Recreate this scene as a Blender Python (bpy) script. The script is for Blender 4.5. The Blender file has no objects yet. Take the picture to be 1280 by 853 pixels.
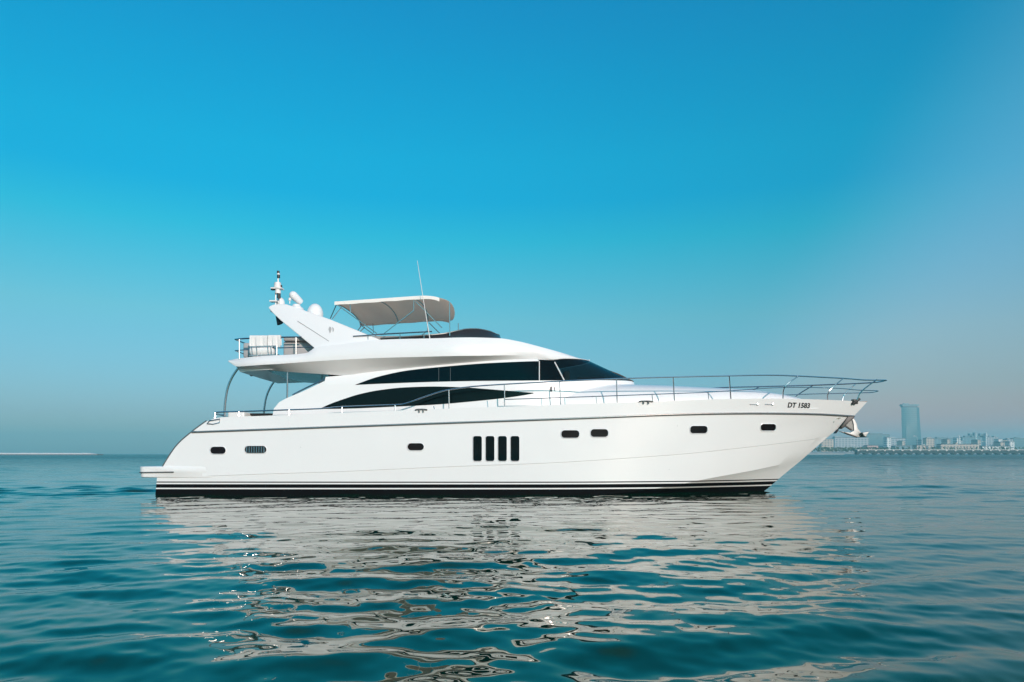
import bpy, bmesh, math, random
import numpy as np
from mathutils import Vector
from mathutils.bvhtree import BVHTree

R = math.radians
random.seed(4)
rng = np.random.default_rng(11)
SC = bpy.context.scene
COL = SC.collection

# ------------------------------------------------------------------ camera
F, CX, CY, H = 900.0, 640.0, 567.5, 1.27        # focal length, principal column and horizon row (in photograph pixels), eye height
cam_d = bpy.data.cameras.new('camera')
cam = bpy.data.objects.new('camera', cam_d)
COL.objects.link(cam)
cam.location = (0, 0, H)
cam.rotation_euler = (R(90), 0, 0)
cam_d.sensor_width = 36.0
cam_d.lens = F / 1280 * 36.0
cam_d.shift_y = (CY - 426.5) / 1280
cam_d.clip_start = 0.1
cam_d.clip_end = 20000
SC.camera = cam

# ------------------------------------------------------------------ sky and sun
SUN_EL, SUN_AZ = R(19), R(156)                  # azimuth clockwise from +Y (the way the camera looks)
world = bpy.data.worlds.new('World')
SC.world = world
world.use_nodes = True
wn, wl = world.node_tree.nodes, world.node_tree.links
wn.clear()
sky = wn.new('ShaderNodeTexSky')
sky.sky_type = 'NISHITA'
sky.sun_disc = False
sky.sun_elevation = SUN_EL
sky.sun_rotation = SUN_AZ
sky.altitude = 0
sky.air_density = 1.0
sky.dust_density = 1.0
sky.ozone_density = 2.0
geo = wn.new('ShaderNodeTexCoord')
sep = wn.new('ShaderNodeSeparateXYZ')
wl.new(geo.outputs['Generated'], sep.inputs[0])
# grading of the sky by elevation: one ramp for the clear side, one for the hazier side to starboard
RAMP_A = [(0.0, (.70, .80, 1.0)), (.05, (.60, .76, 1.0)), (.15, (.50, 1.0, 1.04)), (.18, (.48, 1.09, 1.04)), (.283, (.08, 1.33, 1.27)), (.33, (0, 1.30, 1.42)), (.376, (0, 1.42, 1.52)), (.459, (0, 1.455, 1.64)), (.56, (.02, 1.42, 1.76)), (.80, (1.25, 1.35, 1.45)), (1.0, (1.3, 1.3, 1.3))]
RAMP_B = [(0.0, (1.45, .54, .62)), (.04, (1.25, .65, .73)), (.083, (1.02, .87, .90)), (.15, (1.05, 1.15, 1.10)), (.317, (.60, 1.66, 1.68)), (.457, (.70, 2.0, 1.98)), (.80, (1.25, 1.35, 1.45)), (1.0, (1.3, 1.3, 1.3))]
def sky_ramp(stops):
    r = wn.new('ShaderNodeValToRGB')
    wl.new(sep.outputs['Z'], r.inputs[0])
    for i, (p, c) in enumerate(stops):
        e = r.color_ramp.elements[i] if i < 2 else r.color_ramp.elements.new(p)
        e.position = p
        e.color = (*[q / 2.2 for q in c], 1)
    return r
ra, rb_ = sky_ramp(RAMP_A), sky_ramp(RAMP_B)
azi = wn.new('ShaderNodeMapRange')
azi.interpolation_type = 'SMOOTHSTEP'
azi.inputs[1].default_value, azi.inputs[2].default_value = .20, .44
lean_ = wn.new('ShaderNodeMath')
lean_.operation = 'MULTIPLY_ADD'
lean_.inputs[1].default_value = -.5
wl.new(sep.outputs['Z'], lean_.inputs[0])
wl.new(sep.outputs['X'], lean_.inputs[2])
wl.new(lean_.outputs[0], azi.inputs[0])
ramp = wn.new('ShaderNodeMix')
ramp.data_type = 'RGBA'
wl.new(azi.outputs[0], ramp.inputs[0])
wl.new(ra.outputs[0], ramp.inputs[6])
wl.new(rb_.outputs[0], ramp.inputs[7])
mul = wn.new('ShaderNodeMix')
mul.data_type = 'RGBA'
mul.blend_type = 'MULTIPLY'
mul.inputs[0].default_value = 1
wl.new(sky.outputs[0], mul.inputs[6])
gain = wn.new('ShaderNodeVectorMath')
gain.operation = 'SCALE'
gain.inputs['Scale'].default_value = 2.2
wl.new(ramp.outputs[2], gain.inputs[0])
wl.new(gain.outputs[0], mul.inputs[7])
bg = wn.new('ShaderNodeBackground')
bg.inputs[1].default_value = 0.107
wl.new(mul.outputs[2], bg.inputs[0])
wo = wn.new('ShaderNodeOutputWorld')
wl.new(bg.outputs[0], wo.inputs[0])

sun_d = bpy.data.lights.new('sun', 'SUN')
sun_d.energy = 3.7
sun_d.angle = R(0.5)
sun_d.color = (1.0, 0.785, 0.715)
sun = bpy.data.objects.new('sun', sun_d)
COL.objects.link(sun)
sd = Vector((math.sin(SUN_AZ) * math.cos(SUN_EL), math.cos(SUN_AZ) * math.cos(SUN_EL), math.sin(SUN_EL)))
sun.rotation_euler = sd.to_track_quat('Z', 'Y').to_euler()
sun.location = sd * 100

SC.view_settings.view_transform = 'Standard'
SC.view_settings.look = 'None'
SC.view_settings.exposure = 0.0
SC.view_settings.gamma = 1.0
SC.view_settings.use_curve_mapping = False
SC.cycles.volume_bounces = 1

# ------------------------------------------------------------------ helpers
def pchip(xs, ys):
    xs = np.array(xs, float); ys = np.array(ys, float)
    h = np.diff(xs); d = np.diff(ys) / h
    m = np.zeros(len(xs))
    m[0], m[-1] = d[0], d[-1]
    for i in range(1, len(xs) - 1):
        if d[i - 1] * d[i] > 0:
            w1, w2 = 2 * h[i] + h[i - 1], h[i] + 2 * h[i - 1]
            m[i] = (w1 + w2) / (w1 / d[i - 1] + w2 / d[i])
    def f(x):
        x = min(max(float(x), xs[0]), xs[-1])
        i = int(min(max(np.searchsorted(xs, x) - 1, 0), len(h) - 1))
        t = (x - xs[i]) / h[i]
        return float(ys[i] * (1 + 2 * t) * (1 - t) ** 2 + h[i] * m[i] * t * (1 - t) ** 2
                     + ys[i + 1] * t * t * (3 - 2 * t) + h[i] * m[i + 1] * t * t * (t - 1))
    return f

YC = 24.7                                       # distance of the yacht's centreline
def Q(px, py, b):
    """Yacht coordinates of a point on the near side, half-breadth b."""
    Y = YC - b
    return ((px - CX) * Y / F, -b, H + (CY - py) * Y / F)

def Qf(px, py, hb):
    x = (px - CX) * (YC - 2) / F
    for _ in range(30):
        b = hb(x)
        x = 0.5 * x + 0.5 * (px - CX) * (YC - b) / F
    return Q(px, py, hb(x))

def zcurve(pts, hb):
    p = [Qf(px, py, hb) for px, py in pts]
    return pchip([a[0] for a in p], [a[2] for a in p])

def mesh_obj(name, verts, faces, m=None, parent=None, smooth=True, label=None):
    me = bpy.data.meshes.new(name)
    me.from_pydata([tuple(v) for v in verts], [], [tuple(f) for f in faces])
    bm = bmesh.new(); bm.from_mesh(me)
    bmesh.ops.remove_doubles(bm, verts=bm.verts, dist=1e-6) if False else None
    bmesh.ops.recalc_face_normals(bm, faces=bm.faces)
    bm.to_mesh(me); bm.free()
    if smooth:
        me.polygons.foreach_set('use_smooth', [True] * len(me.polygons))
    if m: me.materials.append(m)
    o = bpy.data.objects.new(name, me)
    COL.objects.link(o)
    if parent: o.parent = parent
    if label: o['label'] = label
    return o

class MB:
    """Collects grids, boxes, tubes and prisms for ONE mesh."""
    def __init__(s): s.v, s.f = [], []
    def grid(s, rows, closed_u=False, closed_v=False):
        n, k = len(s.v), len(rows[0])
        for r in rows: s.v += [tuple(p) for p in r]
        R_, C_ = len(rows), k
        for i in range(R_ if closed_v else R_ - 1):
            for j in range(C_ if closed_u else C_ - 1):
                a, b = n + i * k + j, n + i * k + (j + 1) % k
                c, d = n + ((i + 1) % R_) * k + (j + 1) % k, n + ((i + 1) % R_) * k + j
                q = []
                for t in (a, b, c, d):
                    if not q or all((Vector(s.v[t]) - Vector(s.v[w])).length > 1e-7 for w in q): q.append(t)
                if len(q) > 2: s.f.append(q)
        return s
    def sym(s, rows):
        s.grid(rows); s.grid([[(x, -y, z) for x, y, z in r] for r in rows]); return s
    def tube(s, pts, r, n=8, smooth=0):
        P = [Vector(p) for p in pts]
        if smooth: P = catmull(P, smooth)
        rr = r if isinstance(r, (list, tuple)) else None
        up = None; rings = []
        for i, p in enumerate(P):
            t = (P[min(i + 1, len(P) - 1)] - P[max(i - 1, 0)]).normalized()
            if up is None:
                up = Vector((0, 0, 1)) if abs(t.z) < .9 else Vector((1, 0, 0))
            u = (up - t * up.dot(t)).normalized(); w = t.cross(u); up = u
            q = (rr[0] + (rr[1] - rr[0]) * i / (len(P) - 1)) if rr else r
            rings.append([p + (u * math.cos(a) + w * math.sin(a)) * q for a in [2 * math.pi * k / n for k in range(n)]])
        b = len(s.v)
        s.grid(rings, closed_u=True)
        s.f.append(list(range(b, b + n))); s.f.append(list(range(len(s.v) - n, len(s.v))))
        return s
    def box(s, c, d, rz=0, taper=1.0):
        b = len(s.v); cx, cy, cz = c; dx, dy, dz = d[0] / 2, d[1] / 2, d[2] / 2
        for z in (-1, 1):
            t = taper if z > 0 else 1
            for x, y in ((-1, -1), (1, -1), (1, 1), (-1, 1)):
                X, Y_ = x * dx * t, y * dy * t
                s.v.append((cx + X * math.cos(rz) - Y_ * math.sin(rz), cy + X * math.sin(rz) + Y_ * math.cos(rz), cz + z * dz))
        s.f += [[b + i for i in q] for q in ((0, 3, 2, 1), (4, 5, 6, 7), (0, 1, 5, 4), (1, 2, 6, 5), (2, 3, 7, 6), (3, 0, 4, 7))]
        return s
    def prism(s, front, back):
        n = len(front); b = len(s.v)
        s.v += [tuple(p) for p in front] + [tuple(p) for p in back]
        s.f.append(list(range(b, b + n))); s.f.append(list(range(b + 2 * n - 1, b + n - 1, -1)))
        for i in range(n):
            j = (i + 1) % n
            s.f.append([b + i, b + j, b + n + j, b + n + i])
        return s
    def lathe(s, c, prof, n=20, axis=(0, 0, 1)):
        ax = Vector(axis).normalized()
        u = ax.orthogonal().normalized(); w = ax.cross(u); c = Vector(c)
        s.grid([[c + ax * z + (u * math.cos(a) + w * math.sin(a)) * max(r, 1e-5) for a in [2 * math.pi * k / n for k in range(n)]] for r, z in prof], closed_u=True)
        return s
    def build(s, name, m, parent=None, smooth=False, label=None, bevel=0, angle=35):
        o = mesh_obj(name, s.v, s.f, m, parent, True, label)
        me = o.data
        if not smooth:
            bm = bmesh.new(); bm.from_mesh(me)
            bmesh.ops.remove_doubles(bm, verts=bm.verts, dist=1e-5)
            if bevel:
                es = [e for e in bm.edges if len(e.link_faces) == 2 and e.calc_face_angle(0) > R(40)]
                bmesh.ops.bevel(bm, geom=es, offset=bevel, segments=3, affect='EDGES', profile=.5)
            bmesh.ops.recalc_face_normals(bm, faces=bm.faces)
            for e in bm.edges:
                e.smooth = not (len(e.link_faces) == 2 and e.calc_face_angle(0) > R(angle))
            for f in bm.faces: f.smooth = True
            bm.to_mesh(me); bm.free()
        return o

def catmull(P, k):
    out = []
    for i in range(len(P) - 1):
        p0, p1, p2, p3 = P[max(i - 1, 0)], P[i], P[i + 1], P[min(i + 2, len(P) - 1)]
        for j in range(k):
            t = j / k
            out.append(0.5 * ((2 * p1) + (p2 - p0) * t + (2 * p0 - 5 * p1 + 4 * p2 - p3) * t * t + (3 * p1 - p0 - 3 * p2 + p3) * t ** 3))
    out.append(P[-1])
    return out

def tag(o, label, cat=None, group=None, kind=None):
    if label: o['label'] = label
    if cat: o['category'] = cat
    if group: o['group'] = group
    if kind: o['kind'] = kind
    return o

def empty(name, loc=(0, 0, 0)):
    o = bpy.data.objects.new(name, None)
    o.empty_display_size = .3
    COL.objects.link(o); o.location = loc
    return o

def flip(p): return (p[0], -p[1], p[2])

# ------------------------------------------------------------------ materials
def mat(name, col, rough=.5, metal=0.0, coat=0.0, spec=.5, noise=0.0, nscale=3.0, bump=0.0, bscale=40.0):
    m = bpy.data.materials.new(name); m.use_nodes = True
    n, l = m.node_tree.nodes, m.node_tree.links
    b = n['Principled BSDF']
    b.inputs['Base Color'].default_value = (*col, 1)
    b.inputs['Roughness'].default_value = rough
    b.inputs['Metallic'].default_value = metal
    b.inputs['Coat Weight'].default_value = coat
    b.inputs['Coat Roughness'].default_value = .06
    b.inputs['Specular IOR Level'].default_value = spec
    tc = n.new('ShaderNodeTexCoord')
    t = n.new('ShaderNodeTexNoise'); t.inputs['Scale'].default_value = nscale; t.inputs['Detail'].default_value = 5
    l.new(tc.outputs['Object'], t.inputs['Vector'])
    mx = n.new('ShaderNodeMix'); mx.data_type = 'RGBA'
    mx.inputs[6].default_value = (*[c * (1 - noise) for c in col], 1)
    mx.inputs[7].default_value = (*[min(1, c * (1 + noise * .6)) for c in col], 1)
    l.new(t.outputs[0], mx.inputs[0]); l.new(mx.outputs[2], b.inputs['Base Color'])
    if bump:
        t2 = n.new('ShaderNodeTexNoise'); t2.inputs['Scale'].default_value = bscale; t2.inputs['Detail'].default_value = 3
        l.new(tc.outputs['Object'], t2.inputs['Vector'])
        bp = n.new('ShaderNodeBump'); bp.inputs['Strength'].default_value = bump; bp.inputs['Distance'].default_value = .02
        l.new(t2.outputs[0], bp.inputs['Height']); l.new(bp.outputs[0], b.inputs['Normal'])
    return m

M_white = mat('white_gelcoat', (.80, .80, .80), .32, coat=.3, noise=.03, nscale=1.2)
M_grey = mat('grey_gelcoat', (.42, .42, .42), .4, noise=.05)
M_steel = mat('polished_steel', (.55, .56, .58), .22, metal=1.0, noise=.1)
M_rub = mat('rub_strake', (.16, .17, .17), .35, metal=.4, noise=.15, nscale=8)
M_glass = mat('tinted_glass', (.002, .005, .006), .03, spec=.16)
M_port = mat('porthole_glass', (.010, .006, .007), .06, spec=.25)
M_black = mat('black_rubber', (.012, .012, .013), .45, noise=.3)
M_canvas = mat('canopy_canvas', (.66, .62, .57), .85, noise=.10, nscale=2.0, bump=.25, bscale=3.5)
_n, _l = M_canvas.node_tree.nodes, M_canvas.node_tree.links
_t = _n.new('ShaderNodeBsdfTranslucent'); _t.inputs[0].default_value = (.95, .80, .68, 1)
_x = _n.new('ShaderNodeMixShader'); _x.inputs[0].default_value = .64
_l.new(_n['Principled BSDF'].outputs[0], _x.inputs[1]); _l.new(_t.outputs[0], _x.inputs[2]); _l.new(_x.outputs[0], _n['Material Output'].inputs[0])
M_smoke = mat('smoked_acrylic', (.022, .018, .016), .12, spec=.8, noise=.2)
M_ceiling = mat('ceiling_water_bounce', (.05, .19, .21), .18, spec=.6, noise=.08)  # teal water reflection and shade painted into the ceiling's base colour
M_teak = mat('teak', (.22, .13, .07), .6, noise=.25, nscale=9)
M_towel = mat('white_towel', (.78, .77, .76), .95, noise=.06, nscale=12, bump=.5, bscale=30)
M_cush = mat('grey_upholstery', (.36, .33, .31), .8, noise=.12, nscale=6)
M_text = mat('black_vinyl', (.01, .01, .011), .5)
M_emb = mat('emblem_grey', (.10, .10, .11), .5)
M_anchor = mat('galvanised_steel', (.36, .37, .37), .5, metal=.6, noise=.2, nscale=8)
M_light = mat('fitting_white', (.78, .76, .74), .35)
M_seam = mat('seam_grey', (.40, .40, .40), .5)

# hull paint: white topsides, boot-top bands at fixed heights above the waterline
def hull_mat():
    m = mat('hull_paint', (.80, .80, .80), .26, coat=.4, noise=.03, nscale=.8)
    n, l = m.node_tree.nodes, m.node_tree.links
    b = n['Principled BSDF']
    src = b.inputs['Base Color'].links[0].from_socket
    tc = n.new('ShaderNodeTexCoord'); sp = n.new('ShaderNodeSeparateXYZ'); l.new(tc.outputs['Object'], sp.inputs[0])
    mr = n.new('ShaderNodeMapRange'); mr.inputs[1].default_value = 0; mr.inputs[2].default_value = 1; l.new(sp.outputs['Z'], mr.inputs[0])
    rp = n.new('ShaderNodeValToRGB'); rp.color_ramp.interpolation = 'CONSTANT'
    W, K = (1, 1, 1, 1), (.008, .008, .009, 1)
    st = [(0, K), (.178, W), (.218, K), (.330, W), (.378, K), (.412, W)]
    for i, (p, c) in enumerate(st):
        e = rp.color_ramp.elements[i] if i < 2 else rp.color_ramp.elements.new(p)
        e.position = p; e.color = c
    l.new(mr.outputs[0], rp.inputs[0])
    mx = n.new('ShaderNodeMix'); mx.data_type = 'RGBA'; mx.blend_type = 'MULTIPLY'; mx.inputs[0].default_value = 1
    for nm, f_ in (('Specular IOR Level', .5), ('Coat Weight', .4)):      # the boot-top is matt
        mm_ = n.new('ShaderNodeMath'); mm_.operation = 'MULTIPLY'; mm_.inputs[1].default_value = f_
        l.new(rp.outputs[0], mm_.inputs[0]); l.new(mm_.outputs[0], b.inputs[nm])
    l.new(src, mx.inputs[6]); l.new(rp.outputs[0], mx.inputs[7]); l.new(mx.outputs[2], b.inputs['Base Color'])
    return m
M_hull = hull_mat()
for m_, d_ in ((M_hull, .005), (M_white, .004)):
    n_, l_ = m_.node_tree.nodes, m_.node_tree.links
    tc_ = n_.new('ShaderNodeTexCoord'); w_ = n_.new('ShaderNodeTexNoise'); w_.inputs['Scale'].default_value = .9; w_.inputs['Detail'].default_value = 1.5
    l_.new(tc_.outputs['Object'], w_.inputs['Vector'])
    b_ = n_.new('ShaderNodeBump'); b_.inputs['Distance'].default_value = d_; l_.new(w_.outputs[0], b_.inputs['Height'])
    l_.new(b_.outputs[0], n_['Principled BSDF'].inputs['Normal']); l_.new(b_.outputs[0], n_['Principled BSDF'].inputs['Coat Normal'])

# ------------------------------------------------------------------ water
def water():
    # wave components: (wavelength, amplitude, heading, phase)
    comp = []
    def band(n, l0, l1, rms, spread, head=90):
        a = rms * math.sqrt(2.0 / n)
        for _ in range(n):
            lam = l0 * (l1 / l0) ** rng.random()
            comp.append((lam, a * (0.6 + .8 * rng.random()), R(head + rng.normal() * spread), rng.random() * 6.283))
    band(14, 3.5, 11.0, .016, 25, 95)
    band(44, .85, 2.3, .0135, 24, 97)
    band(48, .30, .80, .0034, 34, 90)
    band(34, .14, .38, .0009, 45, 90)
    def radii():
        r, out = .25, []
        while r < 4000:
            out.append(r)
            if r < 2.6: r += .12
            elif r < 32: r += .012 + .0036 * (r - 2.6)
            elif r < 220: r *= 1.010
            else: r *= 1.05
        return np.array(out + [4000.0])
    rad = radii()
    front = np.linspace(R(90 - 43), R(90 + 43), 760)
    rest = np.linspace(R(90 + 43), R(360 + 90 - 43), 130)[1:-1]
    ang = np.concatenate([front, rest])
    nr, na = len(rad), len(ang)
    X = rad[:, None] * np.cos(ang)[None]; Y = rad[:, None] * np.sin(ang)[None]
    Z = np.zeros_like(X); DX = np.zeros_like(X); DY = np.zeros_like(X)
    dr = np.gradient(rad)[:, None]
    for lam, a, th, ph in comp:
        k = 2 * math.pi / lam
        cut = np.clip((lam / dr - 2.5) / 2.5, 0, 1)
        kx, ky = k * math.cos(th), k * math.sin(th)
        p = kx * X + ky * Y + ph
        Z += cut * a * np.sin(p)
        g = .6 * cut * a * np.cos(p)
        DX += g * math.cos(th); DY += g * math.sin(th)
    # ruffled patches: wave height varies slowly over the surface
    calm = np.exp(-((Y - 17.5) / 7.5) ** 2) * np.exp(-(X / 13.5) ** 4)      # sheltered water on this side of the hull
    Pm = (1 - .68 * calm) * (1 + .35 * np.clip((Y - 27) / 10, 0, 1)) * (1 + .9 * np.exp(-((Y - 23.5) / 4.0) ** 2 - ((X + 15) / 5.0) ** 2)) * (1 + .22 * np.sin(X * .31 + Y * .17 + 1) * np.sin(Y * .23 - X * .11))
    far = np.clip((rad[:, None] - 3000) / 800, 0, 1)
    side = np.ones(na); side[760:] = 0
    side[740:760] = np.linspace(1, 0, 20); side[:20] = np.linspace(0, 1, 20)
    Z *= Pm * (1 - far) * side[None]; DX *= side[None] * (1 - far); DY *= side[None] * (1 - far)
    V = np.stack([X + DX, Y + DY, Z], -1).reshape(-1, 3)
    V = np.concatenate([V, [[0, 0, 0]]])
    i = np.arange(nr - 1)[:, None] * na; j = np.arange(na)[None]; jn = (j + 1) % na
    Fq = np.stack([i + j, i + na + j, i + na + jn, i + jn], -1).reshape(-1, 4)
    c = len(V) - 1
    tri = np.stack([np.full(na, c), np.arange(na), (np.arange(na) + 1) % na], -1)
    me = bpy.data.meshes.new('water')
    nl = Fq.size + tri.size
    me.vertices.add(len(V)); me.vertices.foreach_set('co', V.astype(np.float32).ravel())
    me.loops.add(nl); me.loops.foreach_set('vertex_index', np.concatenate([Fq.ravel(), tri.ravel()]).astype(np.int32))
    me.polygons.add(len(Fq) + len(tri))
    ls = np.concatenate([np.arange(len(Fq)) * 4, Fq.size + np.arange(len(tri)) * 3]).astype(np.int32)
    me.polygons.foreach_set('loop_start', ls)
    me.polygons.foreach_set('use_smooth', np.ones(len(ls), bool))
    me.update(calc_edges=True); me.validate()
    m = bpy.data.materials.new('sea_water'); m.use_nodes = True
    n, l = m.node_tree.nodes, m.node_tree.links
    b = n['Principled BSDF']
    b.inputs['Base Color'].default_value = (.0, .027, .013, 1)
    b.inputs['Roughness'].default_value = .012
    b.inputs['IOR'].default_value = 1.9
    b.inputs['Specular Tint'].default_value = (.60, .60, .22, 1)
    tc = n.new('ShaderNodeTexCoord')
    mp = n.new('ShaderNodeMapping'); mp.inputs['Scale'].default_value = (.55, 1, 1); l.new(tc.outputs['Object'], mp.inputs[0])
    t1 = n.new('ShaderNodeTexNoise'); t1.inputs['Scale'].default_value = 3.0; t1.inputs['Detail'].default_value = 3; t1.inputs['Roughness'].default_value = .45
    l.new(mp.outputs[0], t1.inputs['Vector'])
    bp = n.new('ShaderNodeBump'); bp.inputs['Strength'].default_value = 1; bp.inputs['Distance'].default_value = .0022
    l.new(t1.outputs[0], bp.inputs['Height'])
    # longer waves far out, where the surface mesh no longer carries them
    cd = n.new('ShaderNodeVectorMath'); cd.operation = 'LENGTH'; l.new(tc.outputs['Object'], cd.inputs[0])
    mr = n.new('ShaderNodeMapRange'); mr.inputs[1].default_value = 30; mr.inputs[2].default_value = 140; l.new(cd.outputs['Value'], mr.inputs[0])
    t2 = n.new('ShaderNodeTexNoise'); t2.inputs['Scale'].default_value = .45; t2.inputs['Detail'].default_value = 4
    l.new(mp.outputs[0], t2.inputs['Vector'])
    ms = n.new('ShaderNodeMath'); ms.operation = 'MULTIPLY'; l.new(t2.outputs[0], ms.inputs[0]); l.new(mr.outputs[0], ms.inputs[1])
    bp2 = n.new('ShaderNodeBump'); bp2.inputs['Strength'].default_value = 1; bp2.inputs['Distance'].default_value = 1.2
    rr_ = n.new('ShaderNodeMapRange'); rr_.inputs[1].default_value = 28; rr_.inputs[2].default_value = 250; rr_.inputs[3].default_value = .012; rr_.inputs[4].default_value = .28
    l.new(cd.outputs['Value'], rr_.inputs[0]); l.new(rr_.outputs[0], b.inputs['Roughness'])
    l.new(ms.outputs[0], bp2.inputs['Height']); l.new(bp.outputs[0], bp2.inputs['Normal'])
    l.new(bp2.outputs[0], b.inputs['Normal'])
    me.materials.append(m)
    o = bpy.data.objects.new('water', me); COL.objects.link(o)
    tag(o, 'rippled teal sea reflecting the white yacht', None, None, 'structure')
water()

# ------------------------------------------------------------------ haze
def haze():
    mb = MB().box((0, 0, 56.0), (8200, 8200, 118.0))
    m = bpy.data.materials.new('haze_air'); m.use_nodes = True
    n, l = m.node_tree.nodes, m.node_tree.links
    n.remove(n['Principled BSDF'])
    v = n.new('ShaderNodeVolumePrincipled')
    v.inputs['Color'].default_value = (.34, .80, .90, 1)
    v.inputs['Density'].default_value = .00038
    l.new(v.outputs[0], n['Material Output'].inputs['Volume'])
    o = mb.build('haze', m)
    tag(o, 'pale sea haze over the water', None, None, 'stuff')
haze()

# ------------------------------------------------------------------ the yacht
yacht = tag(empty('motor_yacht', (0, YC, 0)), 'large white flybridge motor yacht lying broadside on calm teal water', 'yacht')

def hbfun(B, stern, xe, x0, p, q=1.0):
    def f(x):
        if x < x0: return B - (B - stern) * min(1.2, ((x0 - x) / (x0 + 11.0))) ** 2
        u = min(1.0, (x - x0) / (xe - x0))
        return B * max(0.0, 1 - u ** p) ** q
    return f
Xc = lambda px: (px - CX) * YC / F               # x on the centreline

hbA = hbfun(2.65, 2.44, Xc(1084), 0, 2.75, 1)
hbB = hbfun(2.65, 2.46, Xc(1067), 0, 2.6, 1)
hbC = hbfun(2.64, 2.46, Xc(1050), 0, 2.45, 1)
hbD = hbfun(2.62, 2.46, Xc(1034), 0, 2.3, 1)
hbD2 = lambda x: max(0, hbD(x) - .016 * min(1, (Xc(1034) - x) / .5))
hbE = hbfun(2.54, 2.38, 9.96, 0, 2.25, 1)
hbFn = lambda x: max(0, hbE(x) - .20 * min(1, (9.96 - x) / 1.1))
zA = zcurve([(258.5, 526.8), (266, 523.8), (275, 522), (330, 520), (427, 516), (561, 511), (630, 508.5), (700, 506), (771, 503.5), (842, 501), (912, 499), (983, 498.7), (1034, 500), (1084, 502.5)], hbA)
zB = zcurve([(240, 540.5), (420, 534), (560, 529), (720, 523.3), (840, 518.7), (900, 517.3), (960, 517), (1020, 517.9), (1067, 520.5)], hbB)
zC = zcurve([(219, 560), (420, 560), (720, 548), (900, 540), (1000, 534), (1050, 534)], hbC)
Dpts = [(196, 596.5), (227, 596), (330, 592.5), (420, 589.7), (480, 587), (560, 583.5), (680, 579), (780, 573), (860, 567), (939, 558.5), (1011, 550), (1034, 547)]
zD = zcurve(Dpts, hbD)
zE = pchip([-11, 0, 3, 4.8, 6.3, 8.2, 9.96], [-.25, -.15, .02, .22, .48, .77, 1.08])
zF = lambda x: zE(x) - .17 * min(1, (9.96 - x) / 1.1)
zG = pchip([-11, 0, 6, 7.5, 8.3, 8.78, 9.19, 9.96], [-.7, -.9, -.85, -.6, -.25, .09, .447, 1.08])
NS = 130
def S(i): t = i / NS; return 1 - (1 - t) ** 1.35
def row(hb, z, xs, xe): return [(xs + (xe - xs) * S(i), -hb(xs + (xe - xs) * S(i)), z(xs + (xe - xs) * S(i))) for i in range(NS + 1)]
xst = lambda px, py, hb: Qf(px, py, hb)[0]
rA = row(hbA, zA, xst(258.5, 527, hbA), Xc(1084))
rB = row(hbB, zB, xst(240, 540.5, hbB), Xc(1067))
rC = row(hbC, zC, xst(219, 560, hbC), Xc(1050))
rD = row(hbD, zD, xst(196, 596, hbD), Xc(1034))
rD2 = row(hbD2, lambda x: zD(x) - .012, xst(196, 596, hbD), Xc(1034) - .02)
rE = row(hbE, zE, xst(193, 616, hbE), 9.96)
rF = row(hbFn, zF, rE[0][0], 9.96)
rG = row(lambda x: 0, zG, rE[0][0], 9.96)
def mixrow(a, b, t): return [tuple(p[k] * (1 - t) + q[k] * t for k in range(3)) for p, q in zip(a, b)]
def bez(a, b, c, t0):   # smooth row between b and c with a before
    return mixrow(b, c, t0)
hull_mb = MB()
# topsides A..D as a smooth sheet (quadratic blending through the rows)
def spl(rows, k):
    out = []
    for i in range(NS + 1):
        P = catmull([Vector(r[i]) for r in rows], k)
        out.append([tuple(p) for p in P])
    return [[out[i][j] for i in range(NS + 1)] for j in range(len(out[0]))]
side_rows = spl([rA, rB, rC, rD], 5)
lower_rows = [rD2, mixrow(rD2, rE, .5), rE]
hull_mb.sym(side_rows)
hull_mb.sym([rD, rD2]); hull_mb.sym(lower_rows); hull_mb.sym([rE, rF]); hull_mb.sym([rF, rG])
# transom
tr = [r[0] for r in side_rows] + [rD2[0], rE[0], rG[0]]
hull_mb.grid([[p, (p[0] - .06 * (1 if i < len(tr) - 2 else 0), 0, p[2]), flip(p)] for i, p in enumerate(tr)])
# bulwark cap and inner face
hin = lambda x: max(0, hbA(x) - .12)
rA2 = [(x, -max(0, -y - .12), z) for x, y, z in rA]
dz = lambda z: z - .30
dpt = lambda x: .30 * min(1, max(0, (11.5 - x) / 1.5))
rA3 = [(x, y, z - dpt(x) - .002) for x, y, z in rA2]
hull_mb.sym([rA, rA2]); hull_mb.sym([rA2, rA3])
hull = hull_mb.build('hull', M_hull, yacht, angle=17)
deck_mb = MB().sym([[(x, y, z + .004) for x, y, z in rA3], [(x, 0, z + .02) for x, y, z in rA3]])
deck_mb.build('deck', M_teak, yacht)
near = MB(); near.grid(side_rows); near.grid(lower_rows); near.grid([rE, rF]); near.grid([rF, rG])
BV_hull = BVHTree.FromPolygons([Vector(v) for v in near.v], near.f)

def cast(bv, px, py, off=0.0):
    d = Vector(((px - CX) / F, 1, (CY - py) / F)).normalized()
    o = Vector((0, -YC, H))
    loc, nor, _, _ = bv.ray_cast(o, d)
    if loc is None: return None
    if nor.dot(d) > 0: nor = -nor
    return loc + nor * off

def patch(bv, top, bot, n, m, off, skirt=.02):
    """grid laid on a surface: top(u) and bot(u) give photograph points; returns rows (outer edge turned in)"""
    rows = []
    for j in range(m + 1):
        t = j / m; r = []
        for i in range(n + 1):
            u = i / n
            a, b = top(u), bot(u)
            px, py = a[0] * (1 - t) + b[0] * t, a[1] * (1 - t) + b[1] * t
            q = cast(bv, px, py, off)
            if q is None: q = r[-1] if r else rows[-1][i]
            r.append(tuple(q))
        rows.append(r)
    return rows

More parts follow.
